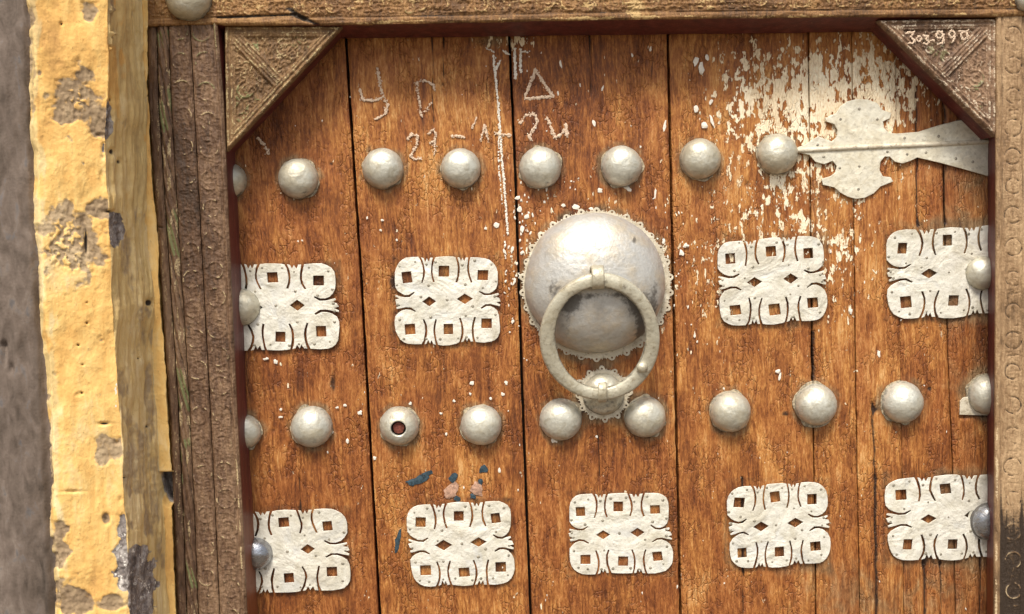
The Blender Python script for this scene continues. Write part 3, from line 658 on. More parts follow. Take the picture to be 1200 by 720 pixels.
def chalk():
    def mark(label, *paths, w=1.35, skip=.2, parent=door, Y=-.0016):
        it = []
        for p in paths: it += stroke(p, w * 1.05, skip + .2) + [(x + random.gauss(0, 1.0), y + random.gauss(0, 1.0), a * .55, b * .55, c) for x, y, a, b, c in stroke(p, w, .2, .7)]
        blobs('chalk_mark', it, MCH, parent, label, Y=Y, flat=.25, kind=None)
    mark('chalk letter like a y', [(442, 80), (447, 108), (454, 123), (451, 135), (438, 140)], [(422, 106), (425, 117), (437, 118), (447, 115)], w=1.6)
    mark('faint chalk letter P', [(488, 97), (491, 115), (493, 133), (495, 137)], [(487, 98), (497, 94), (508, 100), (510, 107)], [(498, 131), (507, 119)], skip=.4)
    mark('chalk digit 2', [(477, 164), (482, 157), (489, 159), (489, 168), (484, 178), (481, 184), (488, 187), (495, 186)], w=1.4)
    mark('chalk digit 9', [(502, 158), (508, 151), (511, 158), (509, 166), (502, 168)], [(509, 166), (510, 175), (508, 181)], w=1.3)
    mark('chalk dash', [(529, 159), (543, 160)], w=1.9, skip=.1)
    mark('chalk slash', [(553, 150), (559, 138)], w=1.2)
    mark('chalk mark like an A without a bar', [(563, 166), (568, 148), (573, 167)], w=1.5)
    mark('chalk triangle', [(628, 82), (615, 114)], [(627, 82), (648, 113)], [(615, 116), (648, 113.5)], w=1.9, skip=.1)
    mark('chalk question mark', [(610, 144), (616, 135), (627, 134), (630, 143), (625, 152), (620, 160), (623, 165)], w=1.7)
    mark('chalk digits 2 and u joined', [(641, 138), (646, 151), (651, 162), (657, 158), (663, 152), (665, 160)], [(665, 160), (663, 146)], w=1.8)
    mark('chalk cross stroke', [(580, 157), (600, 159)], w=1.8)
    mark('short chalk stroke below the left corner bracket', [(302, 162), (307, 168), (311, 173), (315, 181)], w=1.8)
    # run of whitewash down the second plank
    it = stroke([(578, 66), (579, 80), (582, 100), (584, 125), (586, 150), (588, 185), (591, 215), (593, 245), (595, 275)], 1.35, .08, 1.0)
    it += stroke([(578, 66), (584, 125), (588, 185), (595, 275)], 1.2, .3, 1.6) + stroke([(586, 72), (582, 80), (580, 88)], 1.5, .1) + stroke([(592, 285), (593, 330), (590, 350)], 1.5, .45, 3) + stroke([(585, 120), (584, 190), (589, 240)], 1.0, .35)
    blobs('whitewash_run', it, MWS, door, 'thin whitewash run down a plank', flat=.3)
    it = stroke([(603, 58), (603.5, 75), (604, 92)], 2.0, 0, 1.2) + stroke([(610, 58), (610, 84)], 1.9, 0, 1.2) + stroke([(611, 61), (621, 61)], 1.3, .15)
    it += stroke([(590, 60), (597, 64)], 1.8, 0) + stroke([(570, 57), (580, 61)], 1.0, .3)
    blobs('whitewash_drips', it, MWS, door, 'short thick whitewash drips under the lintel', flat=.35)
    # droplets
    rg = random.Random(5); it = []
    K = [(703, 223, 4, 3), (660, 241, 2.6, 2.2), (675, 243, 5, 3), (736, 221, 5.5, 3), (582, 264, 3.2, 3.4), (609, 245, 3, 3.4), (607, 232, 3, 2.5), (638, 237, 2, 2), (617, 254, 3, 4), (612, 268, 2.5, 4), (404, 475, 2.5, 2.2), (395, 478, 2, 1.6),
         (422, 484, 2.8, 3), (407, 517, 2.6, 3), (439, 537, 2.4, 2.8), (389, 507, 2, 2), (329, 480, 2, 1.6), (329, 489, 2.4, 1.6), (312, 421, 4, 2), (323, 424, 3, 3), (593, 449, 2.4, 2.4), (517, 485, 2.2, 2), (532, 470, 2, 2.2), (553, 449, 2.8, 2.6),
         (551, 462, 2, 2), (575, 467, 2, 2), (589, 462, 2.2, 2.6), (481, 473, 2, 2), (585, 552, 2, 4), (523, 509, 1.8, 2), (699, 512, 2, 1.6), (430, 256, 1.6, 2.2), (448, 258, 2, 1.4), (446, 270, 2, 1.6), (465, 281, 1.4, 1.6), (569, 268, 1.8, 1.8),
         (693, 245, 3, 2.2), (612, 296, 2.4, 2.6), (600, 293, 2, 5), (603, 330, 1.6, 5), (601, 377, 1.8, 3), (778, 283, 2.6, 3), (799, 297, 3, 4.6), (804, 288, 4, 3), (776, 310, 3, 4), (784, 330, 2.4, 3.6), (645, 508, 3, 5), (650, 516, 4, 4),
         (912, 435, 4, 3), (914, 441, 2, 5), (1030, 415, 2, 5), (997, 365, 3, 4), (815, 72, 3.6, 6), (822, 82, 4, 9), (829, 68, 2.5, 4), (816, 128, 3, 6), (826, 147, 5, 5), (834, 141, 2.5, 7), (833, 120, 2, 4), (696, 144, 2, 4.6), (779, 148, 1.6, 7),
         (762, 58, 1.6, 3.4), (657, 75, 1.4, 5), (706, 104, 1.6, 4.2), (654, 110, 1.4, 3.6), (768, 227, 1.4, 7), (680, 100, 1, 3), (741, 65, 1.2, 3), (349, 283, 1.2, 1.2), (354, 282, 1.6, 1), (366, 520, 9, 1), (362, 516, 5, 1)]
    for x, y, rx, ry in K: it.append((x, y, rx * .85, ry * .85, rg.uniform(-.25, .4)))
    for _ in range(130):
        x = rg.uniform(300, 1150); y = rg.uniform(60, 715); a = rg.uniform(.35, .95)
        p = .25 + .9 * math.exp(-((x - 610) / 60) ** 2) + .6 * math.exp(-((x - 800) / 70) ** 2)
        if rg.random() < p: it.append((x, y, a, a * rg.uniform(.9, 2.6), rg.uniform(-.3, .3)))
    for cx, cy, sx, sy, n in ((612, 262, 9, 26, 34), (606, 340, 7, 40, 20), (780, 320, 9, 45, 16), (655, 214, 14, 8, 10), (800, 330, 14, 60, 14), (960, 330, 30, 60, 10)):
        for _ in range(n):
            a = rg.uniform(.4, 1.25); it.append((rg.gauss(cx, sx), rg.gauss(cy, sy), a, a * rg.uniform(.9, 2.4), rg.uniform(-.3, .3)))
    blobs('paint_spots', it, MWS, door, 'white droplets splashed over the planks', flat=.10)
    def patch(items, mat, label): blobs('paint_patch', items, mat, door, label, flat=.04, Y=-.0012, kind=None)
    patch([(490, 563, 13, 4.6, -.25), (499, 556, 8, 2.6, -.4), (483, 566, 6, 3.4, 0)], MBL, 'largest dark blue paint patch')
    patch([(566, 550, 5.5, 4.2, .1)], MBL, None); patch([(531, 560, 5, 5, .2)], MBL, None); patch([(536, 585, 4, 3.6, .2)], MBL, None)
    patch([(466, 637, 3, 10, .12), (468, 628, 2.4, 7, .2)], MBL, None)
    patch([(530, 573, 8, 8.5, .2), (527, 579, 6, 6, .2)], MPK, 'pinkish filler patch'); patch([(559, 573, 7.5, 9, .15)], MPK, None); patch([(563, 566, 3, 4, .3)], MBL, None); patch([(554, 582, 4, 3, .3)], MBL, None)
chalk()

# ================================================================== DOOR FRAME
frame = empty('door_frame', tuple(at(230, 360, -.07) * [1, 1, 0]), 'carved wooden door frame with triangular corner brackets and maroon inner edges', 'door frame')
FY = -.072
YR = np.concatenate([np.arange(0, 745, 1.0), np.array([760, 800, 900, 1050, 1200, 1400.])])
def ring_line(X, Y, cx, cy, r, a0, a1, w):
    """soft line mask of an arc"""
    a = np.arctan2(Y - cy, X - cx) % (2 * np.pi); d = abs(np.hypot(X - cx, Y - cy) - r)
    inside = ((a - a0) % (2 * np.pi)) < ((a1 - a0) % (2 * np.pi) + 1e-6)
    return np.exp(-(d / w) ** 2) * inside
def seg_line(X, Y, x0, y0, x1, y1, w):
    t = np.clip(((X - x0) * (x1 - x0) + (Y - y0) * (y1 - y0)) / ((x1 - x0) ** 2 + (y1 - y0) ** 2 + 1e-9), 0, 1)
    return np.exp(-(np.hypot(X - x0 - t * (x1 - x0), Y - y0 - t * (y1 - y0)) / w) ** 2)
def carve_chain(X, Yp, cxf, y0, y1, r, pitch, seed):
    """a running chain of carved C-shapes, each facing its own way, joined by short bars"""
    rg = random.Random(seed); m = np.zeros_like(X); y = y0
    while y < y1:
        if rg.random() < .10: y += pitch * .5; continue
        yy = y + rg.uniform(-2, 2); rows = np.where(abs(Yp[:, 0] - yy) < pitch)[0]
        if len(rows):
            sl = slice(rows[0], rows[-1] + 1); xs, ys = X[sl], Yp[sl]; cx = float(cxf(yy)) + rg.uniform(-.8, .8); rr = r * rg.uniform(.9, 1.08)
            gap = rg.choice([0, 0, math.pi, math.pi, math.pi / 2, 1.2 * math.pi]) + rg.uniform(-.4, .4); half = rg.uniform(.25, .8)
            q = ring_line(xs, ys, cx, yy, rr, gap + half, gap - half, 1.15)
            if rg.random() < .5: q = np.maximum(q, ring_line(xs, ys, cx + rg.uniform(-1, 1), yy + rg.uniform(-1, 1), rr * .4, gap + 2, gap + 5.5, .9) * .5)
            else: q = np.maximum(q, seg_line(xs, ys, cx, yy - rr * .4, cx + rg.uniform(-2, 2), yy + rr * .5, .9) * .8)
            b = yy + pitch / 2
            q = np.maximum(q, seg_line(xs, ys, cx - rr * .6, b, cx + rr * .6, b + rg.uniform(-1.5, 1.5), 1.0) * rg.uniform(.3, .9))
            q = np.maximum(q, seg_line(xs, ys, cx + rg.uniform(-3, 3), yy + rr, cx + rg.uniform(-3, 3), b + 3, .9) * .7)
            m[sl] = np.maximum(m[sl], q)
        y += pitch * rg.uniform(.94, 1.06)
    return m
def vines(X, Yp, sc, seed, w=.028):
    f = vn(X / sc + .8 * vn(X / (sc * .7), Yp / (sc * .7), seed + 1), Yp / sc + .8 * vn(Yp / (sc * .7), X / (sc * .7), seed + 2), seed)
    return np.maximum(np.exp(-((f - .38) / w) ** 2), np.exp(-((f - .64) / w) ** 2))
def weather(X, Yp, seed): return (fbm(X / 10, Yp / 22, seed, 4) - .5)
def carved_attrs(X, Yp, m, h, seed, wear=.8):
    n1 = fbm(X / 4, Yp / 5, seed + 9, 3)
    w = m * sstep(.44, .62, n1) * wear
    dk = .42 * sstep(.03, .30, m) * (1 - sstep(.30, .8, m))
    return w, dk

def stile_left():
    l = lambda y: L(y, (0, 171.5), (120, 173.5), (240, 181.5), (480, 198), (600, 203), (720, 207.5), (1400, 232))
    rr = lambda y: L(y, (0, 253.5), (30, 255), (120, 262), (240, 267), (480, 277.5), (600, 284), (720, 289.5), (1400, 318))
    f = lambda y, t: l(y) + (rr(y) - l(y)) * t
    Y = YR[YR >= 27]
    # narrow outer board
    def board(name, t0, t1, hfun, mat, tone, Y0, wear=.3, lab=None, nc=None):
        nc = nc or max(6, int((t1 - t0) * 83 / 1.0)); u = np.linspace(0, 1, nc)
        x0, x1 = f(Y, t0) + .5, f(Y, t1) - .5
        X = x0[:, None] + (x1 - x0)[:, None] * u; Yp = np.repeat(Y[:, None], nc, 1)
        h, at_ = hfun(X, Yp, np.repeat(u[None], len(Y), 0)); e = np.minimum(X - x0[:, None], x1[:, None] - X)
        h = h - 1.6 * np.exp(-(e / 1.2) ** 2) + weather(X, Yp, 5) * 2.0
        P = at(X, Yp, Y0); P[..., 1] -= h * PX
        A = dict(wear=np.zeros_like(X), green=np.zeros_like(X), dark=np.zeros_like(X), tone=np.full_like(X, tone)); A.update(at_)
        grid_obj(name, P, mat, frame, A, back=.04, label=lab, shallow=('R', FY + .006) if t1 == 1.0 else None)
    def h_plain(X, Yp, U):
        h = (fbm(X / 3, Yp / 60, 12, 3) - .5) * 2.4
        cr = seg_line(X, Yp, 178, 265, 190, 267, 1.0); h -= 2 * cr
        return h, dict(dark=.8 * cr + .3 * sstep(.55, .7, fbm(X / 2.2, Yp / 50, 14, 2)), wear=.5 * sstep(.5, .7, fbm(X / 2.5, Yp / 30, 15, 3)))
    board('outer_board', 0.0, .135, h_plain, MS, .62, FY + .004)
    def h_twist(X, Yp, U):
        ph = (Yp / 74.0 - U * .95 + .14 * np.sin(Yp / 37)) % 1.0
        d = np.minimum(ph, 1 - ph); h = 3.6 * np.sqrt(np.clip(np.sin(np.pi * np.clip(d * 2, 0, 1)), 0, 1)) * (.6 + .4 * np.sin(np.pi * U)) - 2.2
        ph2 = (Yp / 37.0 - U * .6) % 1; g2 = np.exp(-(np.minimum(ph2, 1 - ph2) / .05) ** 2); h -= .8 * g2
        gr = np.exp(-((d - .34) / .14) ** 2) * sstep(.42, .62, fbm(X / 40, Yp / 30, 77, 2)) * 1.0
        return h, dict(green=gr, dark=.95 * np.exp(-(d / .055) ** 2) + .2 * g2, wear=.65 * sstep(.5, .66, fbm(X / 3, Yp / 20, 16, 3)))
    board('twist_moulding', .135, .30, h_twist, MS, .66, FY + .001, lab='rope-twist moulding with traces of green paint')
    def h_chain(tc, seed, lip):
        def g(X, Yp, U):
            m = carve_chain(X, Yp, lambda y: f(y, tc), 36, 760, 10.2, 34, seed) * sstep(1.0, .0, 0 * X)
            m = m * (.25 + .75 * sstep(.36, .52, fbm(X / 6, Yp / 6, seed + 12, 2))); m = np.maximum(m, .55 * vines(X, Yp, 5.0, seed + 14, .05) * np.exp(-((X - f(Yp, tc)) / 11) ** 4))
            m = np.where(Yp > 750, 0, m)
            h = 1.25 * m - .7 * np.exp(-((X - f(Yp, tc)) / 9) ** 2) + (fbm(X / 2.2, Yp / 10, seed + 1, 3) - .5) * 2.0 + (fbm(X / 3, Yp / 2, seed + 2, 2) - .5) * 1.1
            w, dk = carved_attrs(X, Yp, m, h, seed)
            dk = dk + .35 * sstep(.60, .72, fbm(X / 2.2, Yp / 30, seed + 4, 3))
            gr = .35 * m * sstep(.5, .7, fbm(X / 30, Yp / 40, seed + 6, 2)) + .35 * sstep(200, 60, Yp) * m
            if lip:
                lp = np.exp(-((U - .90) / .05) ** 2); w = w + lp * .8 * sstep(.42, .6, fbm(X / 6, Yp / 14, 31, 3)) * sstep(440, 560, Yp) + lp * .55 * sstep(130, 40, Yp)
                h += 1.2 * lp; gr = gr + lp * .6 * sstep(170, 40, Yp); h -= 1.6 * np.exp(-((U - .82) / .04) ** 2)
            tone = .52 + .14 * sstep(150, 0, Yp) + .13 * sstep(430, 620, Yp)
            return h, dict(wear=w, dark=dk, green=gr, tone=tone)
        return g
    board('carved_board', .30, .605, h_chain(.455, 3, False), MS, .5, FY, lab=None)
    board('carved_board', .605, 1.0, h_chain(.775, 8, True), MS, .5, FY - .0015)
stile_left()

def stile_right():
    Y = YR[YR >= 19]
    x0 = L(Y, (0, 1168.5), (300, 1168.5), (720, 1166.0), (1400, 1162)); uu = np.concatenate([np.arange(92.), [120, 200, 430]]); nc = len(uu); X = x0[:, None] + uu[None]; Yp = np.repeat(Y[:, None], nc, 1)
    m = carve_chain(X, Yp, lambda y: 1187.5, 40, 760, 9.6, 36, 21) + carve_chain(X, Yp, lambda y: 1218, 40, 760, 9.6, 36, 22); m = np.minimum(m, 1) * (.25 + .75 * sstep(.34, .50, fbm(X / 6, Yp / 6, 47, 2))); m = np.maximum(m, .5 * vines(X, Yp, 5.5, 48, .05) * (np.exp(-((X - 1187.5) / 10.5) ** 4) + np.exp(-((X - 1218) / 10.5) ** 4))); m = np.where(Yp > 750, 0, m)
    u = X - x0[:, None]
    grv = np.exp(-((u - 6.5) / 1.3) ** 2) + np.exp(-((u - 31) / 1.2) ** 2)
    h = (-1.3 + 2.4 * sstep(560, 640, Yp)) * m - 1.5 * grv + (fbm(X / 2.4, Yp / 25, 44, 3) - .5) * 1.6 - 1.4 * np.exp(-(u / 1.2) ** 2)
    low = sstep(560, 640, Yp)
    w = np.exp(-((u - 1.5) / 1.6) ** 2) * .8 * sstep(.35, .6, fbm(X / 5, Yp / 20, 41, 2)) * (.5 + .5 * sstep(400, 560, Yp)) + low * m * sstep(.35, .6, fbm(X / 6, Yp / 8, 42, 2)) * .9
    dk = .80 * sstep(.35, .9, m) * (1 - low) + .5 * grv + low * 1.1 * (u > 6) * (u < 300) * (1 - .6 * m) + .25 * sstep(.58, .75, fbm(X / 2, Yp / 40, 46, 3))
    tone = .54 + .10 * sstep(150, 300, Yp) - .20 * low
    P = at(X, Yp, FY); P[..., 1] -= h * PX
    grid_obj('carved_board', P, MSR, frame, dict(wear=w, dark=dk, green=np.zeros_like(X), tone=tone), back=.04, shallow=('L', FY + .006), label='paler carved board of the right side')
stile_right()

def lintel():
    xs = np.concatenate([np.arange(168, 1262, 1.0), [1300, 1400, 1600]])
    bot = L(xs, (168, 30.5), (255, 28.5), (262, 29.5), (403, 29), (720, 23), (1030, 19.5), (1165, 19), (1262, 18))
    v = np.concatenate([[-4.5, -2.5, -1, -.3], np.arange(0, 1.0001, 1 / 75.0)]); top = -46 + 0 * xs
    X = np.repeat(xs[None], len(v), 0); Yp = top[None] + (bot - top)[None] * v[:, None]
    d = bot[None] - Yp                                 # pixels above the lower edge
    m = np.zeros_like(X); rg = random.Random(12)
    for cx in np.arange(190, 1262, 25.0):
        cy = float(np.interp(cx, xs, bot)) - 22 + rg.uniform(-2, 2); cx += rg.uniform(-3, 3); g = rg.uniform(0, 6.28); r = rg.uniform(7.5, 10)
        m = np.maximum(m, ring_line(X, Yp, cx, cy, r, g + .5, g - .4, 1.2)); m = np.maximum(m, ring_line(X, Yp, cx + rg.uniform(-3, 3), cy, r * .5, g + 2, g + 6, 1.0) * .8)
        m = np.maximum(m, seg_line(X, Yp, cx + 12, cy - 9, cx + 12 + rg.uniform(-5, 5), cy + 8, 1.2) * .8); m = np.maximum(m, seg_line(X, Yp, cx - 6, cy - 12, cx + 8, cy - 14, 1.1) * .7)
        m = np.maximum(m, seg_line(X, Yp, cx - 4, cy + 4, cx + 9, cy + rg.uniform(-8, 8), 1.1) * .6)
    m = np.maximum(m * sstep(.30, .5, fbm(X / 6, Yp / 6, 61, 2)), .75 * vines(X, Yp, 5.5, 63, .055)) * sstep(9, 12, d)
    rail = np.exp(-((d - 8.5) / 1.3) ** 2)
    h = 1.9 * m - 1.0 * (d > 10) - 1.6 * rail + (fbm(X / 22, Yp / 2.2, 51, 3) - .5) * 1.7 - 1.6 * np.exp(-(d / 1.2) ** 2)
    lf = sstep(420, 300, X)
    crk = seg_line(X, Yp, 255, 20, 345, 17, 1.3) + seg_line(X, Yp, 345, 17, 372, 29, 2.2) + seg_line(X, Yp, 338, 10, 356, 22, 2.6); h -= 2.4 * crk
    n1 = fbm(X / 6, Yp / 5, 53, 3)
    w = m * .7 * sstep(.35, .6, n1) + .35 * sstep(.5, .7, fbm(X / 12, Yp / 3, 54, 3)) + .9 * gauss(X, Yp, 745, 8, 9, 22) + .5 * np.exp(-((d - 2) / 2.0) ** 2) * sstep(.4, .6, fbm(X / 20, Yp / 3, 57, 2)) + .5 * gauss(X, Yp, 690, 6, 9, 14)
    dk = .35 * sstep(.03, .3, m) * (1 - sstep(.3, .8, m)) + .55 * rail + .95 * np.clip(crk, 0, 1) + .3 * sstep(.58, .72, fbm(X / 14, Yp / 2.4, 56, 3))
    gr = .5 * m * sstep(.5, .6, fbm(X / 30, Yp / 12, 58, 2))
    P = at(X, Yp, FY - .004); P[..., 1] -= h * PX
    grid_obj('lintel', P, ML, frame, dict(wear=w, dark=dk, green=gr, tone=.5 + .10 * lf + .12 * (fbm(X / 60, Yp / 30, 59, 2) - .5)), back=.04, label='carved lintel beam across the top')
lintel()

def bracket(A, B, C, seed, mat, lab):
    """triangular corner bracket: A right-angle corner, B along the top, C down the side"""
    A, B, C = map(lambda q: np.array(q, float), (A, B, C)); n = 128
    idx = {}; pts = []
    for i in range(n + 1):
        for j in range(n + 1 - i): idx[(i, j)] = len(pts); pts.append((i / n, j / n))
    p = np.array(pts); u, v = p[:, 0], p[:, 1]
    X = A[0] + u * (B - A)[0] + v * (C - A)[0]; Y = A[1] + u * (B - A)[1] + v * (C - A)[1]
    def dl(P, Q): 
        t = (Q - P) / np.linalg.norm(Q - P); return abs((X - P[0]) * t[1] - (Y - P[1]) * t[0])
    e = np.minimum(np.minimum(dl(A, B), dl(A, C)), dl(B, C)); Mid = (B + C) / 2; ax = dl(A, Mid)
    prof = lambda d: 2.2 * np.exp(-((d - 2.2) / 1.5) ** 2) + 1.5 * np.exp(-((d - 7.5) / 1.4) ** 2) + .9 * np.exp(-((d - 11) / 1.2) ** 2)
    h = prof(e); diag = 1.9 * np.exp(-((ax - 1.8) / 1.2) ** 2) + 1.7 * np.exp(-((ax - 6) / 1.2) ** 2); h = np.where(e > 10, np.maximum(h, diag), h)
    border = np.clip(sstep(12.5, 11, e) + sstep(8.5, 7.5, ax), 0, 1)
    rg = random.Random(seed); m = np.zeros_like(X)
    side = (X - A[0]) * (Mid - A)[1] - (Y - A[1]) * (Mid - A)[0]
    for sgn in (1, -1):
        base = (A + B + Mid) / 3 if sgn == 1 else (A + C + Mid) / 3
        for k in range(9):
            a = rg.uniform(0, 6.28); rr = 0 if k == 0 else rg.uniform(11, 44)
            cx, cy = base[0] + rr * math.cos(a + k), base[1] + rr * math.sin(a + k); r = 9.5 if k == 0 else rg.uniform(3.5, 7); g = rg.uniform(0, 6.28)
            m = np.maximum(m, ring_line(X, Y, cx, cy, r, g, g + rg.uniform(3.4, 6.2), 1.2)); m = np.maximum(m, ring_line(X, Y, cx, cy, r * .45, g + 3, g + 8, 1.1) * .8)
    m = np.maximum(m * .9, .8 * vines(X, Y, 5.5, seed + 40, .06)) * (1 - border)
    h = h + 2.0 * m - 2.0 * (1 - border) + (fbm(X / 3, Y / 3, seed, 3) - .5) * 1.6
    w = (.6 * border * (h > .6) + .85 * m) * sstep(.32, .58, fbm(X / 6, Y / 6, seed + 3, 3))
    dk = .5 * border * (h < .2) + .3 * sstep(.55, .7, fbm(X / 4, Y / 4, seed + 5, 3)) * (1 - border)
    gr = .65 * sstep(.5, .68, fbm(X / 12, Y / 12, seed + 8, 2)) * (m > .3)
    P = at(X, Y, -.064); P[:, 1] -= h * PX
    right = (B - A)[0] > 0
    F = []
    for i in range(n):
        for j in range(n - i):
            a, b, c = idx[(i, j)], idx[(i + 1, j)], idx[(i, j + 1)]; F.append((a, c, b) if right else (a, b, c))
            if i + j < n - 1:
                d = idx[(i + 1, j + 1)]; F.append((b, c, d) if right else (b, d, c))
    V = P
    bd = [idx[(i, 0)] for i in range(n + 1)] + [idx[(n - k, k)] for k in range(1, n + 1)] + [idx[(0, n - k)] for k in range(1, n)]
    # the cut side of the bracket is painted maroon: a sub-part butted behind the face
    b0 = len(V); back = V[bd].copy(); back[:, 1] = -.052; V = np.concatenate([V, back]); mm = len(bd)
    for k in range(mm):
        k2 = (k + 1) % mm; q = (bd[k], bd[k2], b0 + k2, b0 + k); F.append(q if right else q[::-1])
    at_ = {k: np.concatenate([v_, v_[bd]]) for k, v_ in dict(wear=w, dark=dk, green=gr, tone=np.full_like(X, .50 if right else .40)).items()}
    o = mesh_obj('corner_bracket', V, F, mat, frame, at_, label=lab)
    # maroon core behind, its sloping face seen from below
    f0 = at([A[0], B[0], C[0]], [A[1], B[1], C[1]], -.0519); cen = f0.mean(0); f0 = cen + (f0 - cen) * .992
    f1 = f0.copy(); f1[:, 1] = -.004
    V2 = np.concatenate([f0, f1]); mesh_obj('bracket_core', V2, [(0, 2, 1), (3, 4, 5), (0, 1, 4, 3), (1, 2, 5, 4), (2, 0, 3, 5)], MM, o, dict(raw=[0] * 6), smooth=False)
    return o
MBR = mat_carved('carved_bracket_wood_pale', (.085, .045, .026), (.25, .15, .085), (.44, .31, .20), (.66, .55, .40))
MB = mat_carved('carved_bracket_wood', (.060, .032, .014), (.185, .102, .042), (.33, .21, .095), (.50, .39, .20))
BL = bracket((263.5, 31), (402, 31), (265.5, 178), 31, MB, 'brown corner bracket without writing')
BR = bracket((1167, 22), (1029, 24), (1167, 161), 47, MBR, 'corner bracket with chalked numbers')

def bracket_chalk():
    def circ(cx, cy, rx, ry): return [(cx + rx * math.cos(a), cy + ry * math.sin(a)) for a in np.linspace(0, 6.283, 10)]
    P = [[(1063, 38.5), (1071, 38), (1067, 43.5), (1072, 47), (1070, 51), (1064, 51)], circ(1077, 45.5, 2.6, 3.2), [(1082, 42), (1088, 42.5), (1084.5, 46), (1089, 49), (1086, 52), (1082, 51.5)],
         [(1091, 48), (1095, 47.6)], circ(1101, 41, 4, 4.2), [(1105, 40), (1106, 46), (1104, 51), (1098, 52)], circ(1115.5, 40, 3.2, 4), [(1118.5, 38), (1118.5, 45), (1116, 50)], circ(1130, 42, 4, 4.6), [(1125, 36.5), (1131, 37), (1135, 35.5)]]
    names = ['chalk digit 3', 'chalk digit 0', 'second chalk digit 3', 'chalk hyphen', 'chalk digit 9', None, 'second chalk digit 9', None, 'last chalk digit 0', None]
    groups = [[0], [1], [2], [3], [4, 5], [6, 7], [8, 9]]
    for g in groups:
        it = []
        for k in g: it += stroke(P[k], 1.25, .04, .8)
        blobs('chalk_mark', it, MCH, BR, names[g[0]], Y=-.0672, flat=.3, kind=None)
bracket_chalk()

def linings():
    # left: from the stile's inner edge back to the door
    def lining(name, fa, ba, Y, raw, lab=None):
        nc = 16; P = np.zeros((len(Y), nc, 3)); a = at(fa, Y, FY + .002); b = at(ba, Y, -.0035)
        for k in range(nc): t = k / (nc - 1); P[:, k] = a * (1 - t) + b * t
        P[..., 0] += (fbm(np.arange(nc)[None] / 6 + 0 * Y[:, None], Y[:, None] / 18, 3, 2) - .5) * .0018
        return P
    Y = np.concatenate([np.arange(14, 745, 6.0), [800, 1000, 1400]])
    f = L(Y, (0, 253.5), (30, 255.5), (120, 262), (240, 267), (480, 277.5), (600, 284), (720, 289.5), (1400, 318)) - .6
    b = L(Y, (0, 270), (180, 275.5), (360, 284.5), (490, 289.5), (600, 296.5), (720, 302.5), (1400, 330))
    P = lining('l', f, b, Y, 0); raw = np.repeat((.15 + .55 * sstep(520, 640, Y))[:, None], 16, 1)
    grid_obj('side_lining', P, MM, frame, dict(raw=raw), label=None)
    f = L(Y, (0, 1169), (300, 1169), (720, 1166.5), (1400, 1163)) ; b = L(Y, (0, 1157.5), (400, 1157.5), (720, 1156), (1400, 1152))
    P = lining('r', f, b, Y, 0)[:, ::-1]; raw = np.repeat((.1 + .55 * sstep(540, 700, Y))[:, None], 16, 1)
    grid_obj('side_lining', P, MM, frame, dict(raw=raw))
    xs = np.linspace(256, 1169, 150); f = L(xs, (256, 29), (403, 29), (720, 23), (1030, 19.5), (1169, 18)) ; b = L(xs, (256, 46), (410, 45), (1030, 37.5), (1169, 36))
    P = np.zeros((10, len(xs), 3)); A_ = at(xs, f, FY - .002); B_ = at(xs, b, -.0035)
    for k in range(10): P[k] = A_ * (1 - k / 9) + B_ * k / 9
    P[..., 2] += (fbm(xs[None] / 20, np.arange(10)[:, None] / 4, 8, 2) - .5) * .0018
    grid_obj('head_lining', P, MM, frame, dict(raw=np.full(P.shape[:2], .1)))
linings()
def frame_studs():
    for i, (x, y, r) in enumerate(((221.5, -2, 26), (1204, -2, 16))):
        V, F, rad, ang, c = dome(x, y, r * .95, .85, FY - .004, 16, 44, seed=40 + i, dent=.02)
        o = mesh_obj('stud', V, F, MSV, frame, dict(grime_shade=.5 * (rad > .96) + .15), label=('white dome stud on the left end of the lintel', 'white dome stud on the right end of the lintel')[i])
frame_studs()

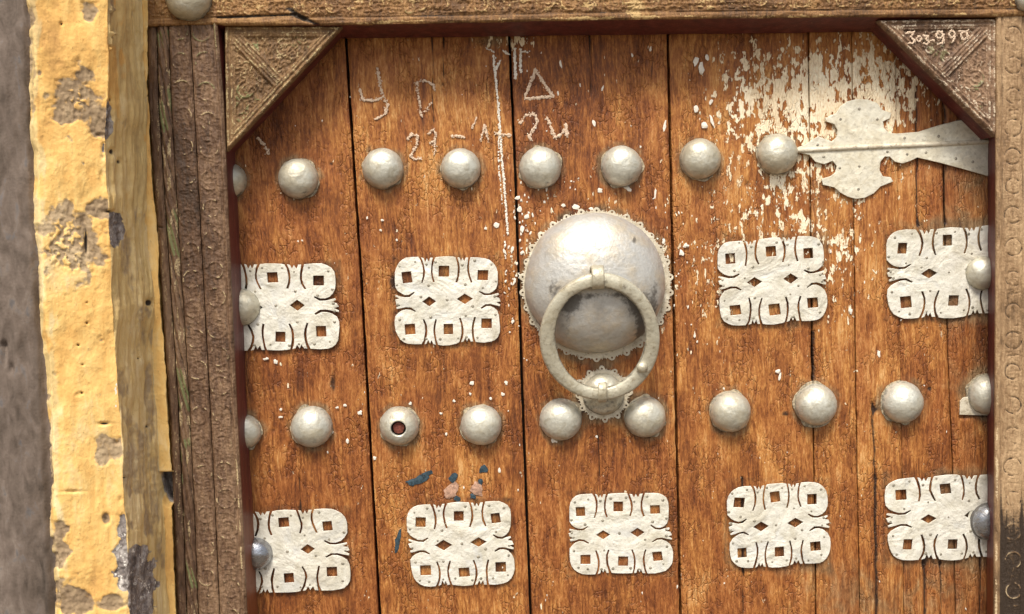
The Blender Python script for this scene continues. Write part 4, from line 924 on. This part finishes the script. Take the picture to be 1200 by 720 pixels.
# ================================================================== PLASTER
def pillar():
    y = np.concatenate([[-420, -300, -180, -100, -60], np.arange(-40, 745, 1.25), np.array([760, 800, 900, 1050, 1200, 1480.])])
    xl = L(y, (-40, 32), (100, 34), (240, 39), (330, 45), (480, 53), (600, 58), (720, 63), (1480, 90)) + (fbm(y / 30, y * 0, 81, 3) - .5) * 5
    xa = L(y, (-40, 129), (0, 129), (90, 126), (200, 126), (250, 129), (330, 131), (420, 138), (480, 142.5), (600, 148), (720, 152.5), (1480, 176)) + (fbm(y / 25, y * 0, 82, 3) - .5) * 2.5
    xe = L(y, (-40, 167), (0, 169.0), (120, 171.0), (200, 171), (300, 176), (400, 181), (480, 184), (560, 189), (720, 197), (1480, 222)) + (fbm(y / 20, y * 0, 83, 3) - .5) * 2.5
    xg = L(y, (-40, 169), (0, 170.5), (120, 172.5), (240, 180.5), (480, 196.5), (600, 202), (720, 206.5), (1480, 231)) + (fbm(y / 9, y * 0, 84, 3) - .5) * 2.2
    YA, YL, YE = -.225, -.262, -.088
    # columns: (left return) yellow face, rounded arris, tan return, lip
    cols = []
    def add(n, x0, x1, Y0, Y1, end=False):
        for k in range(n): t = k / n; cols.append((x0 * (1 - t) + x1 * t, Y0 * (1 - t) + Y1 * t + 0 * y))
    add(4, xl - 9, xl - 1.0, YL + .07, YL + .03); add(5, xl - 1.0, xl + 6, YL + .03, YL); add(66, xl + 6, xa, YL, YA); add(84, xa, xe, YA, YE); add(14, xe, xg, YE, YE + .004)
    cols.append((xg, YE + .004 + 0 * y)); cols.append((xg + .3, YE + .05 + 0 * y)); cols.append((xg + 14, YE + .06 + 0 * y))
    X = np.stack([c[0] for c in cols], 1); Yd = np.stack([c[1] for c in cols], 1); Yp = np.repeat(y[:, None], X.shape[1], 1)
    P = at(X, Yp, Yd)
    K = np.array([.25, .5, .25])
    for _ in range(3):
        Q = P.copy(); Q[:, 1:-1] = P[:, :-2] * .25 + P[:, 1:-1] * .5 + P[:, 2:] * .25; Q[:, -3:] = P[:, -3:]; P = Q
    du = np.gradient(P, axis=1); dv = np.gradient(P, axis=0); N = np.cross(du, dv); N /= np.linalg.norm(N, axis=2, keepdims=True) + 1e-12
    N *= np.where((N[..., 1:2] > 0), -1, 1)
    ci = np.repeat(np.arange(X.shape[1])[None], len(y), 0); face = (ci < 75); ret = (ci >= 75) & (ci < 159); lip = ci >= 159
    nz = fbm(X / 13, Yp / 13, 90, 4) - .5; nz2 = fbm(X / 45, Yp / 70, 91, 3) - .5
    def blob(cx, cy, sx, sy, k=1.1): return sstep(.30, .74, np.exp(-((X - cx) / sx) ** 2 - ((Yp - cy) / sy) ** 2) + nz * k)
    clay = np.maximum.reduce([blob(92, 118, 32, 44), blob(85, 282, 42, 52), blob(118, 245, 24, 14), blob(116, 140, 14, 34), blob(131, 525, 22, 22, 1.4) * .8, blob(103, 12, 14, 14, 1.4) * .8, blob(80, 705, 30, 26, 1.3), blob(134, 706, 22, 12), blob(70, 640, 12, 30, 1.5), blob(43, 330, 6, 70, 1.1) * .6,
                              blob(38, 90, 4, 50, 1.2) * .6, blob(36, 22, 9, 14) * .7, blob(56, 560, 5, 80, 1.2), blob(124, 608, 6, 8, .4)]) * face
    clay = np.clip(clay - 1.0 * sstep(.50, .64, fbm(X / 4, Yp / 4, 93, 3)) * (gauss(X, Yp, 78, 292, 26, 40) + gauss(X, Yp, 92, 115, 14, 14)), 0, 1)
    bare_f = blob(148, 650, 13, 60, 1.3) * face * (Yp > 590) + blob(122, 173, 4, 9, .5) * face * .7
    clay = np.maximum(clay, ret * .55 * sstep(.54, .70, fbm(X / 16, Yp / 50, 122, 4)))
    bare_r = (np.maximum.reduce([blob(165, 690, 26, 62, 1.0), blob(136, 268, 12, 28, 1.0), blob(128, 140, 5, 30, 1.0) * .9])) * ret
    tan = np.where(ret, 1.0, 0.0) * (1 - .6 * sstep(.52, .72, fbm(X / 9, Yp / 60, 95, 3)) * sstep(.3, .0, 0 * X)); tan = np.where(ret, .58 + .4 * fbm(X / 10, Yp / 80, 96, 3), tan)
    tan = tan - ret * .75 * gauss(X, Yp, 134, 40, 16, 110) * sstep(.35, .6, fbm(X / 9, Yp / 40, 120, 3)) - ret * .5 * gauss(X, Yp, 172, 150, 4, 120) * sstep(.4, .6, fbm(X / 5, Yp / 20, 121, 3)); tan = np.where(lip, .12, tan); tan = tan + face * 1.0 * sstep(30, 0, X - xl[:, None]) * fbm(X / 8, Yp / 30, 97, 2) * 1.6
    lime = .5 * bare_r * sstep(.52, .62, fbm(X / 4, Yp / 6, 94, 3)) * (Yp > 600) + face * (.55 * blob(136, 466, 2.2, 26, 1.6) * (X > 128) + .55 * bare_f * sstep(.5, .6, fbm(X / 4, Yp / 5, 98, 3)))
    dark = np.zeros_like(X)
    h = nz2 * 7 * PX + nz * 1.2 * PX - 1.6 * PX * np.maximum(clay, np.maximum(bare_f, bare_r)) + (fbm(X / 4, Yp / 4, 99, 3) - .5) * (.5 + 3.0 * np.maximum(bare_f, np.maximum(bare_r, .7 * clay))) * PX
    for cx, cy, sx, sy, a in ((101, 283, 2.2, 18, 1.1), (97, 262, 3, 8, .6), (129, 248, 8, 2.2, .9), (122, 497, 7, 2.0, .9), (124, 608, 3.6, 5, .7), (134, 178, 2.4, 4, .9), (132, 117, 1.6, 3, .9), (116, 158, 3, 2, .7), (121, 184, 2.4, 3.4, .5), (120, 205, 2.6, 6, .5),
                              (85, 576, 12, 1.6, .6), (137, 520, 3, 3, .6), (141, 586, 2.4, 4, .6), (102, 379, 1.2, 1.2, 1.4), (92, 405, 1.3, 1.2, 1.4), (96, 461, 1.4, 1.2, 1.4), (102, 355, 1.0, 1.0, 1.0), (97, 428, 1.2, 1, 1.1), (72, 28, 1.6, 2.2, 1.0), (60, 565, 2, 5, .8), (173, 355, 4, 4, 1.2), (142, 190, 2, 4, .8),
                              (166, 420, 1.4, 1.4, 1.0), (176, 500, 1.6, 1.8, 1.0), (148, 560, 1.2, 1.2, 1)):
        g = a * gauss(X, Yp, cx, cy, sx, sy); dark = dark + g; h = h - g * 3.4 * PX
    # vertical trowel ridges on the shaded return
    h = h + ret * (fbm(X / 4, Yp / 70, 101, 3) - .5) * 5 * PX
    # broken lip: a hollow showing the dark gap behind
    hole = sstep(0, 5, X - L(y, (540, 187), (556, 184), (575, 183), (592, 192), (600, 200))[:, None]) * sstep(553, 557, Yp) * sstep(595, 588, Yp) * (lip | ret)
    P = P + N * h[..., None]; P[..., 1] += .045 * hole
    bare = np.maximum(np.maximum(bare_f, bare_r), hole)
    dark = dark + .5 * hole
    edge = .30 * np.exp(-((Yp * 0 + X - xg[:, None]) / 1.2) ** 2)
    o = grid_obj('plaster_pillar', P, MPY, None, dict(tan=tan, clay=clay, bare=bare, lime=lime, dark=dark + edge))
    o['label'] = 'rounded yellow limewashed plaster pillar beside the door frame, its paint flaking to clay'; o['category'] = 'pillar'; o['kind'] = 'thing'
pillar()
def grey_wall():
    y = np.concatenate([[-420, -300, -180, -100], np.arange(-60, 745, 2.5), np.array([760, 800, 900, 1050, 1200, 1480.])]); xs = np.concatenate([[-520, -300, -150, -80], np.arange(-40, 74, 1.6)])
    X = np.repeat(xs[None], len(y), 0) + L(y, (0, 0), (720, 12))[:, None]; Yp = np.repeat(y[:, None], len(xs), 1)
    h = (fbm(X / 30, Yp / 90, 110, 4) - .5) * 10 + (fbm(X / 8, Yp / 16, 111, 4) - .5) * 1.8
    for cx, cy, sx, sy, a in ((6, 412, 3, 14, 1), (13, 432, 3, 6, 1), (3, 405, 3, 4, 1)): h -= a * 5 * gauss(X, Yp, cx, cy, sx, sy)
    d = X - L(y, (0, 32), (240, 36), (480, 50), (720, 60))[:, None]; h -= 5 * sstep(-5, 4, d)
    P = at(X, Yp, -.248); P[..., 1] -= h * PX
    o = grid_obj('plaster_wall', P, MGW); o['label'] = 'bare grey-brown clay wall at the far left edge'; o['category'] = 'wall'; o['kind'] = 'thing'
grey_wall()
